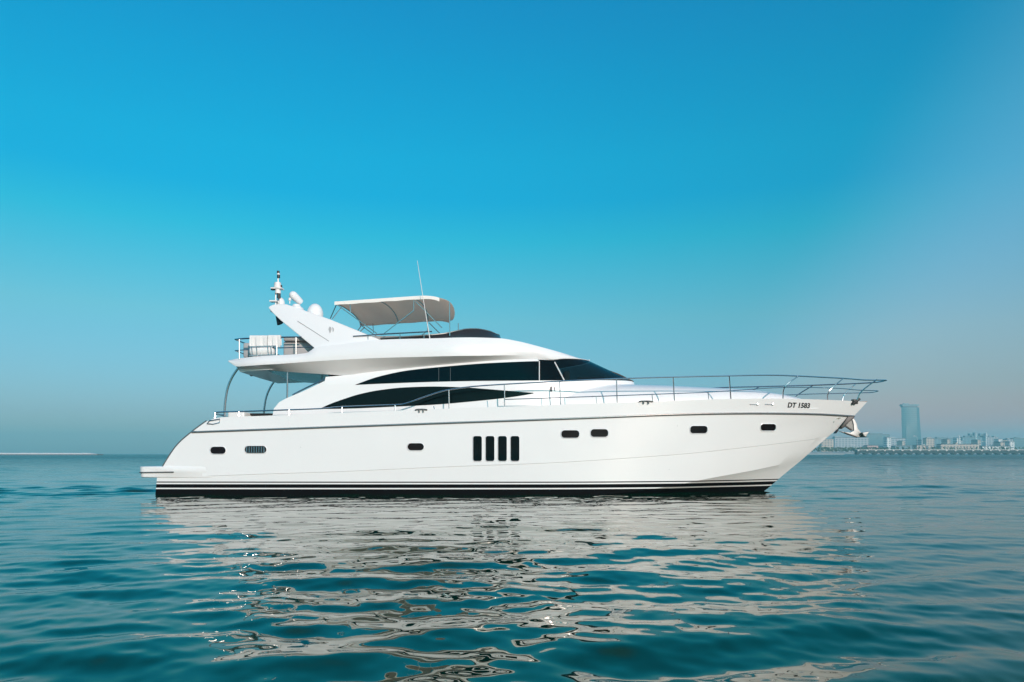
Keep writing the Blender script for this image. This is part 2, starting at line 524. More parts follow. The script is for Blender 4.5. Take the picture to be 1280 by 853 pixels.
def panel(name, rows, m, parent=None, depth=.02, label=None, smooth=False):
    back = [[(p[0], p[1] + depth, p[2]) for p in r] for r in rows]
    mb = MB(); mb.grid(rows)
    mb.grid([rows[0], back[0]]); mb.grid([rows[-1], back[-1]])
    mb.grid([[r[0] for r in rows], [r[0] for r in back]]); mb.grid([[r[-1] for r in rows], [r[-1] for r in back]])
    return mb.build(name, m, parent or yacht, label=label, angle=50)

def stadium(cx, cy, w, h, r=None, e=0.0):
    w += 2 * e; h += 2 * e; r = min(w, h) / 2 if r is None else r + e
    def edge(sgn):
        def f(u):
            s = -math.cos(math.pi * u)
            x = s * w / 2; dxx = max(0, abs(x) - (w / 2 - r))
            y = h / 2 - r + math.sqrt(max(0, r * r - dxx * dxx))
            return (cx + x, cy - sgn * y)
        return f
    return edge(1), edge(-1)

# portholes
def porthole(cx, cy, w, h, r=None, rim=1.2, name='porthole', gm=None, label=None, bv=None, rimname='rim', rm=None):
    bv = bv or BV_hull
    t, b = stadium(cx, cy, w, h, r)
    g = panel(name, patch(bv, t, b, 20, 4, .004), gm or M_port, depth=.03, label=label)
    t2, b2 = stadium(cx, cy, w, h, r, rim)
    mb = MB()
    N = 28
    loop_i = [t(i / N) for i in range(N + 1)] + [b(1 - i / N) for i in range(1, N)]
    loop_o = [t2(i / N) for i in range(N + 1)] + [b2(1 - i / N) for i in range(1, N)]
    ri = [tuple(cast(bv, *p, .002)) for p in loop_i]; rm1 = [tuple(cast(bv, (p[0] * .7 + q[0] * .3), (p[1] * .7 + q[1] * .3), .018)) for p, q in zip(loop_i, loop_o)]
    ro = [tuple(cast(bv, *p, .001)) for p in loop_o]
    mb.grid([ri, rm1, ro], closed_u=True)
    mb.build(rimname, rm or M_white, g, angle=60)
    return g
porthole(272.5, 563.2, 19, 8.6)
porthole(519.6, 558.8, 20, 8.6)
porthole(712.8, 542.9, 22, 9.2, 3.9)
porthole(749.2, 541.6, 21.5, 9.4, 3.9)
porthole(873.4, 537.3, 21, 9, 3.4)
porthole(960.2, 534.4, 18.6, 8.2, 3.2)
for i, x in enumerate((596.8, 612.5, 628, 643.7)):
    porthole(x, 561, 10.6, 31, 2.6, 1.0, 'hull_window', M_glass)
# engine-room vent with slats
v = porthole(319.5, 562.2, 27, 8.8, None, 1.0, 'air_vent', M_black)
mb = MB()
t_, b_ = stadium(319.5, 562.2, 26, 8)
for i in range(8):
    u = .09 + .82 * i / 7
    a = t_(math.acos(1 - 2 * u) / math.pi); c = b_(math.acos(1 - 2 * u) / math.pi)
    mb.tube([cast(BV_hull, a[0], a[1], .012), cast(BV_hull, c[0], c[1], .020)], .017, 6)
mb.build('vent_slats', M_steel, v)
# small skin fittings
for px, py in ((376, 559.3), (846.4, 532.5), (836.3, 587)):
    p = cast(BV_hull, px, py, 0)
    MB().lathe(p, [(0.0, -.03), (.022, -.03), (.022, -.008), (.012, .0), (0, .0)][::-1], 12, (0, -1, 0)).build('skin_fitting', M_rub if py < 580 else M_seam, yacht)

# rub rail and the bright cap above it
mb = MB()
pts = [(x, y - .012, z) for x, y, z in rB]
mb.tube(pts, .034, 8); mb.tube([flip(p) for p in pts], .034, 8)
rub = mb.build('rub_rail', M_rub, yacht)
mb = MB(); pts = [(x, y - .03, z + .012) for x, y, z in rB]
mb.tube(pts, .016, 6); mb.tube([flip(p) for p in pts], .016, 6)
mb.build('rub_rail_cap', M_steel, rub)
# dark edge trim down the sloping quarter
mb = MB()
trp = [r[0] for r in side_rows]
for sgn in (1, -1):
    MB().tube([(p[0] - .02, sgn * (p[1] + .03), p[2] + .01) for p in trp[:-2]], .03, 6).build('quarter_trim', M_rub, yacht)

# swim platform
mb = MB()
prof = [(583.4, 0.0), (583.9, .018), (590.4, .02), (591, .0), (596.2, -.005), (597, -.03)]
plan = []
x0p, x1p = Q(175, 590, 2.35)[0], rD[0][0] + .45
for py, e in prof:
    z = Q(175, py, 2.35)[2]; r = []
    for a in range(9):
        th = R(90 * a / 8)
        r.append((x0p + .2 - (.2 + e) * math.sin(R(90) - th), -(2.26 + (.2 + e) * math.sin(th)), z))
    r.append((x1p, -(2.50 + e * .6), z)); r.append((x1p + 1.1, -(2.50 + e * .2), z)); r.append((x1p + 2.6, -(2.44), z))
    plan.append(r)
full = [r[::1] for r in plan]
loops = [[*(flip(p) for p in r[::-1]), *r] for r in full]
mb.grid(loops)
for lp in (loops[0], loops[-1]):
    mb.grid([[p for p in lp[:len(lp) // 2]], [p for p in lp[::-1][:len(lp) // 2]]])
plat = mb.build('swim_platform', M_white, yacht, angle=40)
z = Q(175, 590.7, 2.35)[2]
fender = [(x0p + .2 - .23 * math.cos(R(90 * a / 8)), -(2.26 + .23 * math.sin(R(90 * a / 8))), z) for a in range(9)] + [(x1p + .1, -2.525, z + .012)]
MB().tube([*(flip(p) for p in fender[::-1]), *fender], .020, 8).build('platform_fender', M_rub, plat)

# ---- deckhouse
XW = Xc(792)
def sell(B, xk, xf, n, q):
    def f(x):
        if x <= xk: return B
        u = min(1, (x - xk) / (xf - xk)); return B * max(0, 1 - u ** n) ** q
    return f
hb0 = sell(2.10, -1, XW + .35, 2.6, .6)
hb6 = sell(2.04, -1, XW, 2.6, .62)
XT = Xc(737)
hb7 = sell(1.93, -1.6, XT, 3.0, .62)
z0 = lambda x: zA(x) - .17
z6 = pchip([-9, 1, 3, XW], [3.57, 3.58, 3.66, 3.73])
Jpts = [(406, 471.5), (430, 469.3), (470, 464.5), (530, 458.5), (600, 452.2), (640, 449.8), (669, 449.6), (691, 450.3)]
jp = [Qf(px, py, hb7) for px, py in Jpts]
z7 = pchip([p[0] for p in jp] + [1.6, XT], [p[2] for p in jp] + [4.33, 4.42])
starts = [(341, 519.5), (342.4, 511), (349, 503), (358.4, 497.8), (377, 490), (393, 482.4), (406, 477), (407, 471.5)]
fr = [0, .2, .38, .5, .69, .88, 1.0]
Xb = Qf(406, 477, hb6)[0]
def hrow(k):
    if k == 7: hb, z, xf = hb7, z7, XT
    else:
        t = fr[k]
        xf = (XW + .35) * (1 - t) + XW * t
        hb = sell(2.10 * (1 - t) + 2.04 * t, -1, xf, 2.6, .6 + .02 * t)
        z = lambda x: z0(min(x, 3.5)) * (1 - t) + z6(x) * t
    xs = Qf(*starts[k], lambda x: 2.08)[0]
    if k == 7: xs = Xb
    X = [xs + (Xb - xs) * i / 8 for i in range(8)] + [Xb + (-1.7 - Xb) * i / 24 for i in range(24)] + [-1.7 + (xf + 1.7) * math.sin(R(90) * i / 46) for i in range(47)]
    zz0, r = z(Xb), []
    for x in X:
        zz = z(x)
        if x < Xb and k < 7:
            zs = Qf(*starts[k], lambda x: 2.08)[2]
            w = (Xb - x) / max(1e-6, Xb - xs); zz = zz * (1 - w) + zs * w
        r.append((x, -hb(x), zz))
    return r
hr = [hrow(k) for k in range(8)]
house_mb = MB()
_px = lambda p: CX + F * p[0] / (YC + p[1])
NW = next(i for i in range(len(hr[6])) if _px(hr[6][i]) > 701)      # from here forward the upper band is glass
house_mb.sym(hr[:7]); house_mb.sym([r[:NW + 1] for r in hr[6:]])
house_mb.grid([hr[6][NW:], [(p[0] - .25, p[1] * .9, p[2] - .02) for p in hr[6][NW:]], [flip(p) for p in hr[6][NW:]]])
BVh = MB(); BVh.grid(hr); BV_house = BVHTree.FromPolygons([Vector(v) for v in BVh.v], BVh.f)
# inner faces of the side wings, their top edges, and the saloon bulkhead
inn = [[(x, y + .14, z) for x, y, z in r[:9]] for r in hr]
house_mb.sym(inn)
edge_o = [r[0] for r in hr]; edge_i = [r[0] for r in inn]
house_mb.sym([edge_o, edge_i])
house_mb.grid([[r[8] for r in inn], [flip(r[8]) for r in inn]])
house_mb.grid([hr[7], [flip(p) for p in hr[7]]])
house = house_mb.build('deckhouse', M_white, yacht, angle=40)

def wcurve(pts):
    f = pchip([p[0] for p in pts], [p[1] for p in pts]); x0, x1 = pts[0][0], pts[-1][0]
    return lambda u: (x0 + (x1 - x0) * u, f(x0 + (x1 - x0) * u))
topU = wcurve([(444.5, 481), (458, 476), (473.7, 471), (509, 463.5), (548.7, 459.2), (614.4, 454), (673, 451.8), (692, 451.6)])
botU = wcurve([(444.5, 481.4), (473.7, 480), (548.7, 477.4), (600, 476.4), (704, 475.8)])
uw = panel('wheelhouse_window', patch(BV_house, topU, botU, 64, 6, .008), M_glass)
topL = wcurve([(400, 511), (412, 505.5), (427, 500), (450, 492.8), (473.7, 488), (506.5, 484.5), (544, 483.4), (579, 484.4), (614, 487), (650, 490), (667, 491.2)])
botL = wcurve([(400, 511.5), (427, 511.2), (492.5, 508.6), (544, 506), (591, 502), (638, 496.8), (660, 493.4), (667, 492)])
lw = panel('saloon_window', patch(BV_house, topL, botL, 64, 6, .008), M_glass)
# thin light outline under and over the windows, and the mullions
def bead(name, pts, r, m, parent, bv, off):
    return MB().tube([cast(bv, *p, off) for p in pts], r, 6).build(name, m, parent)
bead('mullion', [(674, 452.2), (674, 464), (674, 476)], .016, M_light, uw, BV_house, .014)
bead('mullion', [(693.2, 453.4), (698.8, 464), (705, 475.8)], .022, M_light, uw, BV_house, .014)
# dark upright frames inside the side glass
for px in (548.5, 563):
    bead('glass_joint', [(px, 460), (px, 468), (px, 476.5)], .006, M_rub, uw, BV_house, .010)
# windscreen: wraps from the slanted mullion round the front
def at_px(r, px):
    for i in range(len(r) - 1):
        a, b = [CX + F * p[0] / (YC + p[1]) for p in (r[i], r[i + 1])]
        if a <= px <= b:
            t = (px - a) / (b - a); return i + t
    return len(r) - 1
def sample(r, s):
    i = min(int(s), len(r) - 2); t = s - i
    return Vector(r[i]) * (1 - t) + Vector(r[i + 1]) * t
a6, a7 = at_px(hr[6], 705), at_px(hr[7], 691.5)
wrows = []
for j in range(7):
    t = .02 + .97 * j / 6; r = []
    for i in range(41):
        a0 = a6 + (a7 - a6) * t
        q = a0 + (len(hr[6]) - 1 - a0) * i / 40
        p = sample(hr[6], q) * (1 - t) + sample(hr[7], q) * t
        nrm = Vector((max(0, p.x - .2) / 4, p.y / 2, .25)).normalized()
        r.append(tuple(p + nrm * .014))
    wrows.append([*r, *[flip(q) for q in r[::-1][1:]]])
M_ws = mat('windscreen_glass', (.002, .006, .008), .03, spec=.4)
_n, _l = M_ws.node_tree.nodes, M_ws.node_tree.links
_t = _n.new('ShaderNodeBsdfTransparent'); _t.inputs[0].default_value = (.26, .36, .38, 1)
_x = _n.new('ShaderNodeMixShader'); _x.inputs[0].default_value = .55
_l.new(_n['Principled BSDF'].outputs[0], _x.inputs[1]); _l.new(_t.outputs[0], _x.inputs[2]); _l.new(_x.outputs[0], _n['Material Output'].inputs[0])
ws = MB().grid(wrows).build('windscreen', M_ws, yacht, smooth=True)
# wheelhouse interior seen through it
xb_ = hr[6][NW][0]
MB().box((xb_ - .35, 0, 3.93), (.06, 3.3, .80), 0, .80).build('wheelhouse_bulkhead', M_rub, house)
MB().box((xb_ + .95, -.1, 3.72), (1.1, 2.2, .16), 0, .8).build('dashboard', M_grey, house, bevel=.04)
for y_ in (-.75, .35):
    MB().box((xb_ + .12, y_, 3.80), (.22, .55, .40), 0, .85).build('helm_seat', M_cush, house, bevel=.06)
MB().box((xb_ + 1.55, -.55, 3.70), (.5, .7, .10), .3).build('chart_table', M_ceiling, house, bevel=.02)
# wipers
for (a, b, c) in (((756, 462.2), (772, 467.5), (792, 477.2)), ((764, 466), (777, 472), (790, 477.6))):
    MB().tube([Q(*a, .35), Q(*b, .32), Q(*c, .28)], .018, 6, 4).build('wiper', M_black, ws)
# emblem below the windscreen: a dark bust and a small plume beside it
def decal(name, polys, bv, m, parent, off=.006):
    mb = MB()
    for p in polys:
        f = [tuple(cast(bv, *q, off)) for q in p]; b = [(x, y + .012, z) for x, y, z in f]
        mb.prism(f, b)
    return mb.build(name, m, parent)
# ---- foredeck coachroof
cs = [(600, 479.5), (700, 478.6), (770, 477.8), (792, 478.6), (840, 480.3), (880, 482.6), (920, 484.8), (950, 487.2), (975, 491.4), (995, 496), (1010, 500.5)]
wf = pchip([-.5, 1.2, 2.5, 4.2, 6, 8, 9.4, 10.4], [1.93, 1.925, 1.88, 1.76, 1.52, 1.10, .72, .4])
zr = zcurve(cs, lambda x: wf(x) * .72)
mb = MB(); rows = []
for i in range(41):
    x = -.3 + (10.15 + .3) * i / 40
    w, zt, zb = wf(x), zr(x), zA(x) - .30
    r = []
    for k in range(15):
        th = R(90) * k / 14
        yy, zz = math.sin(th) ** .7, math.cos(th) ** .55
        r.append((x, -w * yy, zb + (zt + .02 - zb) * zz))
    rows.append(r)
mb.sym(rows); mb.grid([[p, flip(p)] for p in rows[-1]])
mb.build('foredeck_coachroof', M_white, yacht, angle=60)
BV_front = BVHTree.FromPolygons([Vector(v) for v in BVh.v + mb.v], BVh.f + [[q + len(BVh.v) for q in f] for f in mb.f])
decal('emblem', [[(688.2, 483), (689.8, 483.6), (690.4, 486), (690, 489), (688.8, 491.2), (688, 489), (686.8, 487.6), (687.6, 485)],
                 [(691.8, 483.2), (693.4, 484.6), (694, 487), (693, 489), (692.8, 487), (692.4, 485)]], BV_front, M_emb, yacht, .018)


# ---- flybridge
def hbBt(x):
    base = 2.34 if x > -7.6 else 2.34 - .32 * ((-7.6 - x) / 1.3) ** 2
    w = min(1, max(0, (x + 2.2) / 3.0)); w = w * w * (3 - 2 * w)
    return base * (1 - w) + (hb7(x) + .025) * w
XF = XT + .006
def hbT(x):
    t = min(1, max(0, (x + 1) / 2)); k = .12 * (1 - t) + .04 * t
    f = sell(2.22, -2.6, XF - .02, 2.4, .62)
    return max(0, min(hbBt(x) - k, f(x)))
def hbBf(x): return hbBt(x) if x < 1.6 else sell(1.97, -1.6, XF, 3.0, .62)(x)
Tpts = [(285.5, 450.6), (300, 448), (340, 444.6), (384, 441.3), (393, 435), (430, 430), (470, 425.3), (500, 424), (540, 423.2), (600, 422.2), (624, 423), (645, 426.3), (681, 435.3), (705, 442), (724, 448)]
zTf = zcurve(Tpts, hbT)
Bpts = [(285.5, 452.2), (297, 458.4), (340, 455.6), (407, 451), (470, 447.8), (536, 446), (600, 444.9), (640, 444.4), (669, 445), (690, 449.4)]
bp = [Qf(px, py, hbBt) for px, py in Bpts]
zBf = pchip([p[0] for p in bp] + [1.7, XF], [p[2] for p in bp] + [4.36, 4.44])
Ipts = [(300, 459.8), (336, 463), (360, 465), (400, 467.6)]
hbI = lambda x: 1.93 if x < -5 else hb7(x) - .01
ip = [Qf(px, py, lambda x: 1.93) for px, py in Ipts]
zIf = pchip([-8.75] + [p[0] for p in ip] + [jp[1][0]] + [p[0] for p in jp[2:]] + [1.6, XF], [zBf(-8.7)] + [p[2] for p in ip] + [jp[1][2]] + [p[2] for p in jp[2:]] + [4.34, 4.43])
xa = Qf(285.5, 451, hbBt)[0]
XX = [xa + (-1.5 - xa) * i / 70 for i in range(70)] + [-1.5 + (XF + 1.5) * math.sin(R(90) * i / 40) for i in range(41)]
def trim_x(x): return min(x, XF - 1e-4)
dm = lambda x: .42 * min(1, max(0, (-.6 - x) / .8)) * min(1, max(0, (x - xa) / .3))
RT, RB, RI, RTi, RDk, RCt, RCe = [], [], [], [], [], [], []
for x in XX:
    t, b = (hbT(x), hbBf(x)) if x < XF - .001 else (0, 0)
    zt, zb = zTf(x), zBf(x)
    if x > 2.2:
        w = min(1, (x - 2.2) / (XF - 2.2)); zt = zt * (1 - w) + (zb + .03) * w
    RT.append((x, -t, zt)); RB.append((x, -b, zb))
    RI.append((x, -min(b, hbI(x)), min(zb - .004, zIf(x)) if x > xa + .3 else zb - .004))
    ti = max(0, t - .16)
    RTi.append((x, -ti, zt + .012)); RDk.append((x, -max(0, ti - .02), zt + .012 - dm(x))); RCe.append((x, 0, zt + .03 * (1 if x > -.6 else 0) - dm(x)))
fly = MB()
def bow(a, b, k, amt):   # slightly bulged sheet between two rows
    out = []
    for i in range(k + 1):
        t = i / k
        out.append([(p[0] * (1 - t) + q[0] * t, (p[1] * (1 - t) + q[1] * t) - amt * 4 * t * (1 - t) * min(1, (abs(p[1]) + abs(q[1])) / 2), p[2] * (1 - t) + q[2] * t) for p, q in zip(a, b)])
    return out
fly.sym(bow(RT, RB, 5, .05)); fly.sym(bow(RB, RI, 3, 0)); fly.sym([RT, RTi]); fly.sym([RTi, RDk]); fly.sym([RDk, RCe])
nf = bow(RT, RB, 5, .05)
fly.grid([[r[0], flip(r[0])] for r in nf])
fly.grid([[p, flip(p)] for p in (RB[0], RI[0])])
BVf_mb = MB().grid(nf); BV_fly = BVHTree.FromPolygons([Vector(v) for v in BVf_mb.v], BVf_mb.f)
flyb = fly.build('flybridge', M_white, yacht, angle=24)
# cockpit ceiling between the soffits
ci = [p for p in RI if xa + .3 < p[0] < Xb + .1]
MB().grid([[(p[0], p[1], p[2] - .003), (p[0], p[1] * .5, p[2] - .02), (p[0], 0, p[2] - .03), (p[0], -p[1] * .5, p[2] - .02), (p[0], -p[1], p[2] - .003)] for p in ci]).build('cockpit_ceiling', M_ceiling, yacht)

# ---- radar arch
def hbArch(py): return 1.60 + (2.16 - 1.60) * min(1.15, max(0, (py - 380) / 55))
fin = [(335, 384.6), (337.5, 382.4), (342, 380.6), (350, 380), (358, 380.4), (370, 384.3), (383, 389), (412.6, 399.4), (440, 410.5), (458, 417.8), (470, 422.6), (478, 426.6), (440, 433), (393, 438), (392, 434.6), (372, 418), (351, 401), (340, 390.5)]
mb = MB()
for sgn in (1, -1):
    fo = [Q(px, py, hbArch(py)) for px, py in fin]
    f = [(x, sgn * y, z) for x, y, z in fo]; b = [(x, sgn * (y + .20), z) for x, y, z in fo]
    mb.prism(f, b)
tp = [Q(px, py + 1.4, 1.5) for px, py in ((337.5, 383.2), (343, 381), (358, 381), (370, 384.8), (383, 389.5), (412, 400.5))]
mb.prism([(x, -1.5, z) for x, y, z in tp] + [(x, -1.5, z - .14) for x, y, z in tp[::-1]], [(x, 1.5, z) for x, y, z in tp] + [(x, 1.5, z - .14) for x, y, z in tp[::-1]])
arch = mb.build('radar_arch', M_white, yacht, angle=30, bevel=.03)
finf = [Vector(Q(px, py, hbArch(py))) for px, py in fin]
class Plane:
    def __init__(s): s.p = finf
BV_fin = BVHTree.FromPolygons([Vector(Q(330, 378, hbArch(380))), Vector(Q(485, 378, hbArch(380))), Vector(Q(485, 440, hbArch(440))), Vector(Q(330, 440, hbArch(440)))], [(0, 1, 2, 3)])
decal('emblem', [[(411.8, 408.6), (413.6, 409), (414.4, 411.4), (413.6, 414.6), (412.4, 417), (411.4, 414), (410.6, 412), (411.2, 410)],
                 [(415.4, 408.8), (417, 410.4), (417.4, 413), (416.2, 415.6), (415.8, 413), (415.6, 411)]], BV_fin, M_seam, arch, .004)
MB().tube([cast(BV_fin, 372, 401.6, .0), cast(BV_fin, 390, 413, 0), cast(BV_fin, 411, 426.6, .0)], .010, 6).build('panel_seam', M_seam, arch)
# satellite dome, small dome, radar scanner
zt_arch = lambda px, py: Q(px, py, 1.5)[2]
def dome(name, px, b, zbase, r, hgt):
    x = (px - CX) * (YC - b) / F
    prof = [(r * .8, 0), (r * .97, hgt * .12), (r, hgt * .35)] + [(r * math.cos(R(a)), hgt * .35 + hgt * .65 * math.sin(R(a))) for a in range(10, 91, 10)]
    return MB().lathe((x, -b, zbase), prof, 28).build(name, M_white, yacht, smooth=True)
dome('satellite_dome', 394, .2, 5.82, .27, .56)
dome('antenna_dome', 350.8, .7, 6.18, .135, .30)
x = Xc(370.5)
sc_ = MB()
sc_.lathe((x, 0, 6.06), [(.26, 0), (.27, .08), (.24, .2), (.15, .27), (.12, .33), (.001, .34)], 24)
P0, P1 = Vector(Q(366.6, 369.4, .12)), Vector(Q(377, 379, -.1))
ax_ = (P0 - P1); L_ = ax_.length
sc_.lathe(P1, [(.02, 0), (.10, .02), (.12, .10), (.14, L_ - .02), (.135, L_ + .04), (.10, L_ + .10), (.05, L_ + .132), (.001, L_ + .14)], 20, ax_)
sc_.build('radar_scanner', M_white, yacht)
MB().tube([Q(362.2, 380, .4), Q(362.2, 376.5, .4)], .015).lathe(Q(362.2, 376.5, .4), [(.001, 0), (.045, .01), (.045, .10), (.001, .12)], 10).build('deck_light', M_light, yacht)
# light mast
mast = MB()
b = .9
mast.tube([Q(344.6, 382, b), Q(344.6, 361, b)], .022); mast.tube([Q(350, 382, b), Q(350.2, 361, b)], .022)
mast.tube([Q(347.6, 362, b), Q(347.6, 340, b)], .022)
mast.box(Q(342.5, 377, b), (.24, .2, .04)); mast.box(Q(346.8, 361.2, b), (.36, .26, .04))
mast_o = mast.build('light_mast', M_light, yacht)
for px, py, w, hh in ((347.8, 340.2, .09, .07), (348.2, 345.6, .10, .10), (341, 361.2, .13, .09), (351, 359, .10, .12), (348.6, 369, .12, .22)):
    c = Q(px, py, b + .02)
    MB().lathe((c[0], c[1], c[2] - hh / 2), [(.001, 0), (w / 2, 0), (w / 2 * .9, hh), (.001, hh)], 12).build('navigation_light', M_black, mast_o)
for px, py, w, hh in ((348, 342.8, .11, .05), (347, 357, .26, .18), (347.4, 364.6, .2, .14)):
    c = Q(px, py, b + .02)
    MB().lathe((c[0], c[1], c[2] - hh / 2), [(.001, 0), (w / 2, 0), (w / 2 * .8, hh), (.001, hh)], 12).build('lamp_housing', M_light, mast_o)
# horn below the aft tip of the arch
c0, c1 = Q(345.6, 395.5, 1.5), Q(350.6, 404.6, 1.5)
MB().tube([c0, c1], [.03, .12], 12).build('horn', M_black, yacht)

# ---- bimini
BW = 1.9
def zb_(x): return 6.05 + (6.27 - 6.05) * min(1, max(0, (x + 5.6) / 3.2)) - .03 * max(0, (x + 2.6) / .5) ** 2
rows = []
for i in range(37):
    u = i / 36; r = []
    for j in range(25):
        v_ = -1 + 2 * j / 24
        xf_ = -2.30 + .30 * (1 - v_ * v_) ** .5
        xr_ = -5.62 + .14 * (1 - v_ * v_)
        x = xr_ + (xf_ - xr_) * u
        sag = .035 * math.sin(u * math.pi * 3) ** 2
        z = zb_(x) + (.05 + .08 * u) * (1 - abs(v_) ** 2.4) - sag * (1 - v_ * v_) - .09 * (max(0, u - .8) / .2) ** 2
        r.append((x, v_ * BW, z))
    rows.append(r)
mb = MB(); mb.grid(rows); up = [[(x, y, z + .025) for x, y, z in r] for r in rows]; mb.grid(up)
for e in (0, -1):
    mb.grid([rows[e], up[e]])
mb.grid([[r[0] for r in rows], [r[0] for r in up]]); mb.grid([[r[-1] for r in rows], [r[-1] for r in up]])
bim = mb.build('bimini', M_canvas, yacht, angle=40)
M_val = mat('valance_cloth', (.84, .81, .77), .85, noise=.05, nscale=3)
for e, sg in ((0, -1), (-1, 1)):
    vm = MB(); ed = [r[e] for r in rows]
    vm.grid([[(x, y + sg * .006, z + .04) for x, y, z in ed], [(x, y + sg * .012, z - .015) for x, y, z in ed], [(x, y + sg * .010, z - .068 + .006 * math.sin(x * 9)) for x, y, z in ed],
             [(x, y - sg * .004, z - .068 + .006 * math.sin(x * 9)) for x, y, z in ed], [(x, y - sg * .004, z + .04) for x, y, z in ed]], closed_v=True)
    vm.build('valance', M_val, bim)
fr_mb = MB()
tubes = [[(420.5, 381, 1.88), (412.6, 399, 1.72)], [(427, 384, 1.8), (415.4, 399, 1.7)],
         [(421, 381, 1.86), (446, 398, 1.5), (471, 417, 1.86)],
         [(517.5, 375, 1.86), (517, 388.5, 1.86), (480, 417, 1.9)],
         [(519.5, 377, 1.86), (552.5, 410, 1.86)], [(562, 378, 1.84), (562.2, 420, 1.86)],
         [(437.5, 378, 1.87), (438.6, 391.5, 1.87)]]
tubes[2] = [(421, 381, 1.86), (471, 417, 1.86)]
tubes.append([(567, 402, .3), (551, 412, 1.5)])
for t in tubes[:-1]:
    for sgn in (1, -1):
        fr_mb.tube([(q[0], sgn * q[1], q[2]) for q in (Q(*p) for p in t)], .016, 6)
for x in (-5.55, -4.2, -3.1):
    fr_mb.tube([(x + .1 * (1 - v_ * v_), v_ * BW * .99, zb_(x) + (.05 + .08 * min(1, (x + 5.6) / 3.3)) * (1 - abs(v_) ** 2.4) - .03) for v_ in [-1 + 2 * j / 16 for j in range(17)]], .022, 6)
fr_mb.build('bimini_frame', M_steel, bim)

# ---- flybridge windscreen, rails, furniture
hbS = sell(2.02, -3.6, Xc(628), 2.4, .6)
zs_lo = lambda x: zTf(min(x, -.9)) - .02
zs_hi = zcurve([(470, 422.6), (520, 419.4), (555, 416.6), (574, 412.6), (590, 410.6), (604, 411), (616, 413.6), (624, 417), (628, 419)], hbS)
X0 = Qf(476, 420, hbS)[0]
XE = Xc(628)
rows = []
XS = [X0 + (-2 - X0) * i / 14 for i in range(14)] + [-2 + (XE + 2) * math.sin(R(90) * i / 24) for i in range(25)]
for j in range(6):
    t = j / 5; r = []
    for x in XS:
        hb_ = hbS(x) if x < XE - 1e-4 else 0
        lo = zs_lo(x); hi = max(zs_hi(x), lo + .03)
        lean = .10 * t * t
        r.append((x - lean * (.3 if x < -1.5 else 1), -max(0, hb_ - lean), lo + (hi - lo) * t))
    rows.append([*r, *[flip(q) for q in r[::-1][1:]]])
fw = MB().grid(rows).grid([rows[-1], [(x - .04, y * .97, z - .01) for x, y, z in rows[-1]]]).build('flybridge_windscreen', M_smoke, flyb, smooth=True)
MB().tube([p for p in rows[-1]], .018, 6).build('windscreen_trim', M_rub, fw)
# pale coaming liner seen under the screen
hr_pts = [(441.5, 420.6, 2.05), (460, 419.4, 2.05), (480, 417.8, 2.05), (510, 416.2, 2.04), (540, 414.6, 2.0)]
for sgn in (1, -1):
    mb = MB()
    mb.tube([(q[0], sgn * q[1], q[2]) for q in (Q(*p) for p in hr_pts)], .022, 8)
    for px, py in ((460, 419.4), (500, 416.8), (530, 415.2)):
        a, c = Q(px, py, 2.05), Q(px, 425, 2.05)
        mb.tube([(a[0], sgn * a[1], a[2]), (c[0], sgn * c[1], c[2])], .014, 6)
    mb.build('coaming_handrail', M_steel, flyb)
# helm console and seats behind the screen
MB().box((-2.2, .6, 5.0), (.7, 1.2, .7), 0, .8).build('helm_console', M_grey, flyb, bevel=.06)
mb = MB().box((-4.2, 0, 4.85), (2.0, 3.2, .42)); mb.build('sunlounge_seat', M_cush, flyb, bevel=.08)
# aft rail of the flybridge
rb = 2.10
mb = MB()
near_rail = [Q(377, 421.4, rb), Q(340, 422, rb), Q(305, 423.4, rb), Q(298, 424, rb)]
cor = Q(294, 424.4, rb - .15)
lowr = [Q(390, 434, rb), Q(345, 435.2, rb), Q(300, 438, rb), Q(294, 438.6, rb - .15)]
def across(p): return [(p[0], p[1] * k, p[2]) for k in (1, .5, 0, -.5, -1)]
for sgn in (1, -1):
    mb.tube([(x, sgn * y, z) for x, y, z in near_rail + [cor]], .024)
    mb.tube([(x, sgn * y, z) for x, y, z in lowr], .016)
mb.tube(across(cor), .024); mb.tube(across(lowr[-1]), .016)
rail = mb.build('flybridge_rail', M_steel, flyb)
for px, y0_, y1_ in ((299.2, 424, 449), (322, 423, 447), (346, 422, 445), (370, 421, 443)):
    for sgn in (1, -1):
        a, c = Q(px, y0_, rb), Q(px, y1_, rb)
        MB().tube([(a[0], sgn * a[1], a[2]), (c[0], sgn * c[1], c[2])], .02, 8).build('rail_post', M_steel, rail)
# aft sofa behind the rail
a, c = Q(352, 424, 1.8), Q(391, 445, 1.8)
mb = MB().box(((a[0] + c[0]) / 2, 0, (a[2] + c[2]) / 2 - .05), (c[0] - a[0], 3.3, a[2] - c[2]))
sofa = mb.build('aft_sofa', M_grey, flyb, bevel=.05)
mb = MB().box(((a[0] + c[0]) / 2, -1.62, a[2] + .0), (c[0] - a[0] - .1, .32, .12)); mb.build('sofa_cushion', M_cush, sofa, bevel=.04)
a, c = Q(300, 427, 1.75), Q(312, 446, 1.75)
MB().box(((a[0] + c[0]) / 2, 0, (a[2] + c[2]) / 2), (c[0] - a[0], 3.0, a[2] - c[2])).build('deck_locker', M_grey, flyb, bevel=.05)

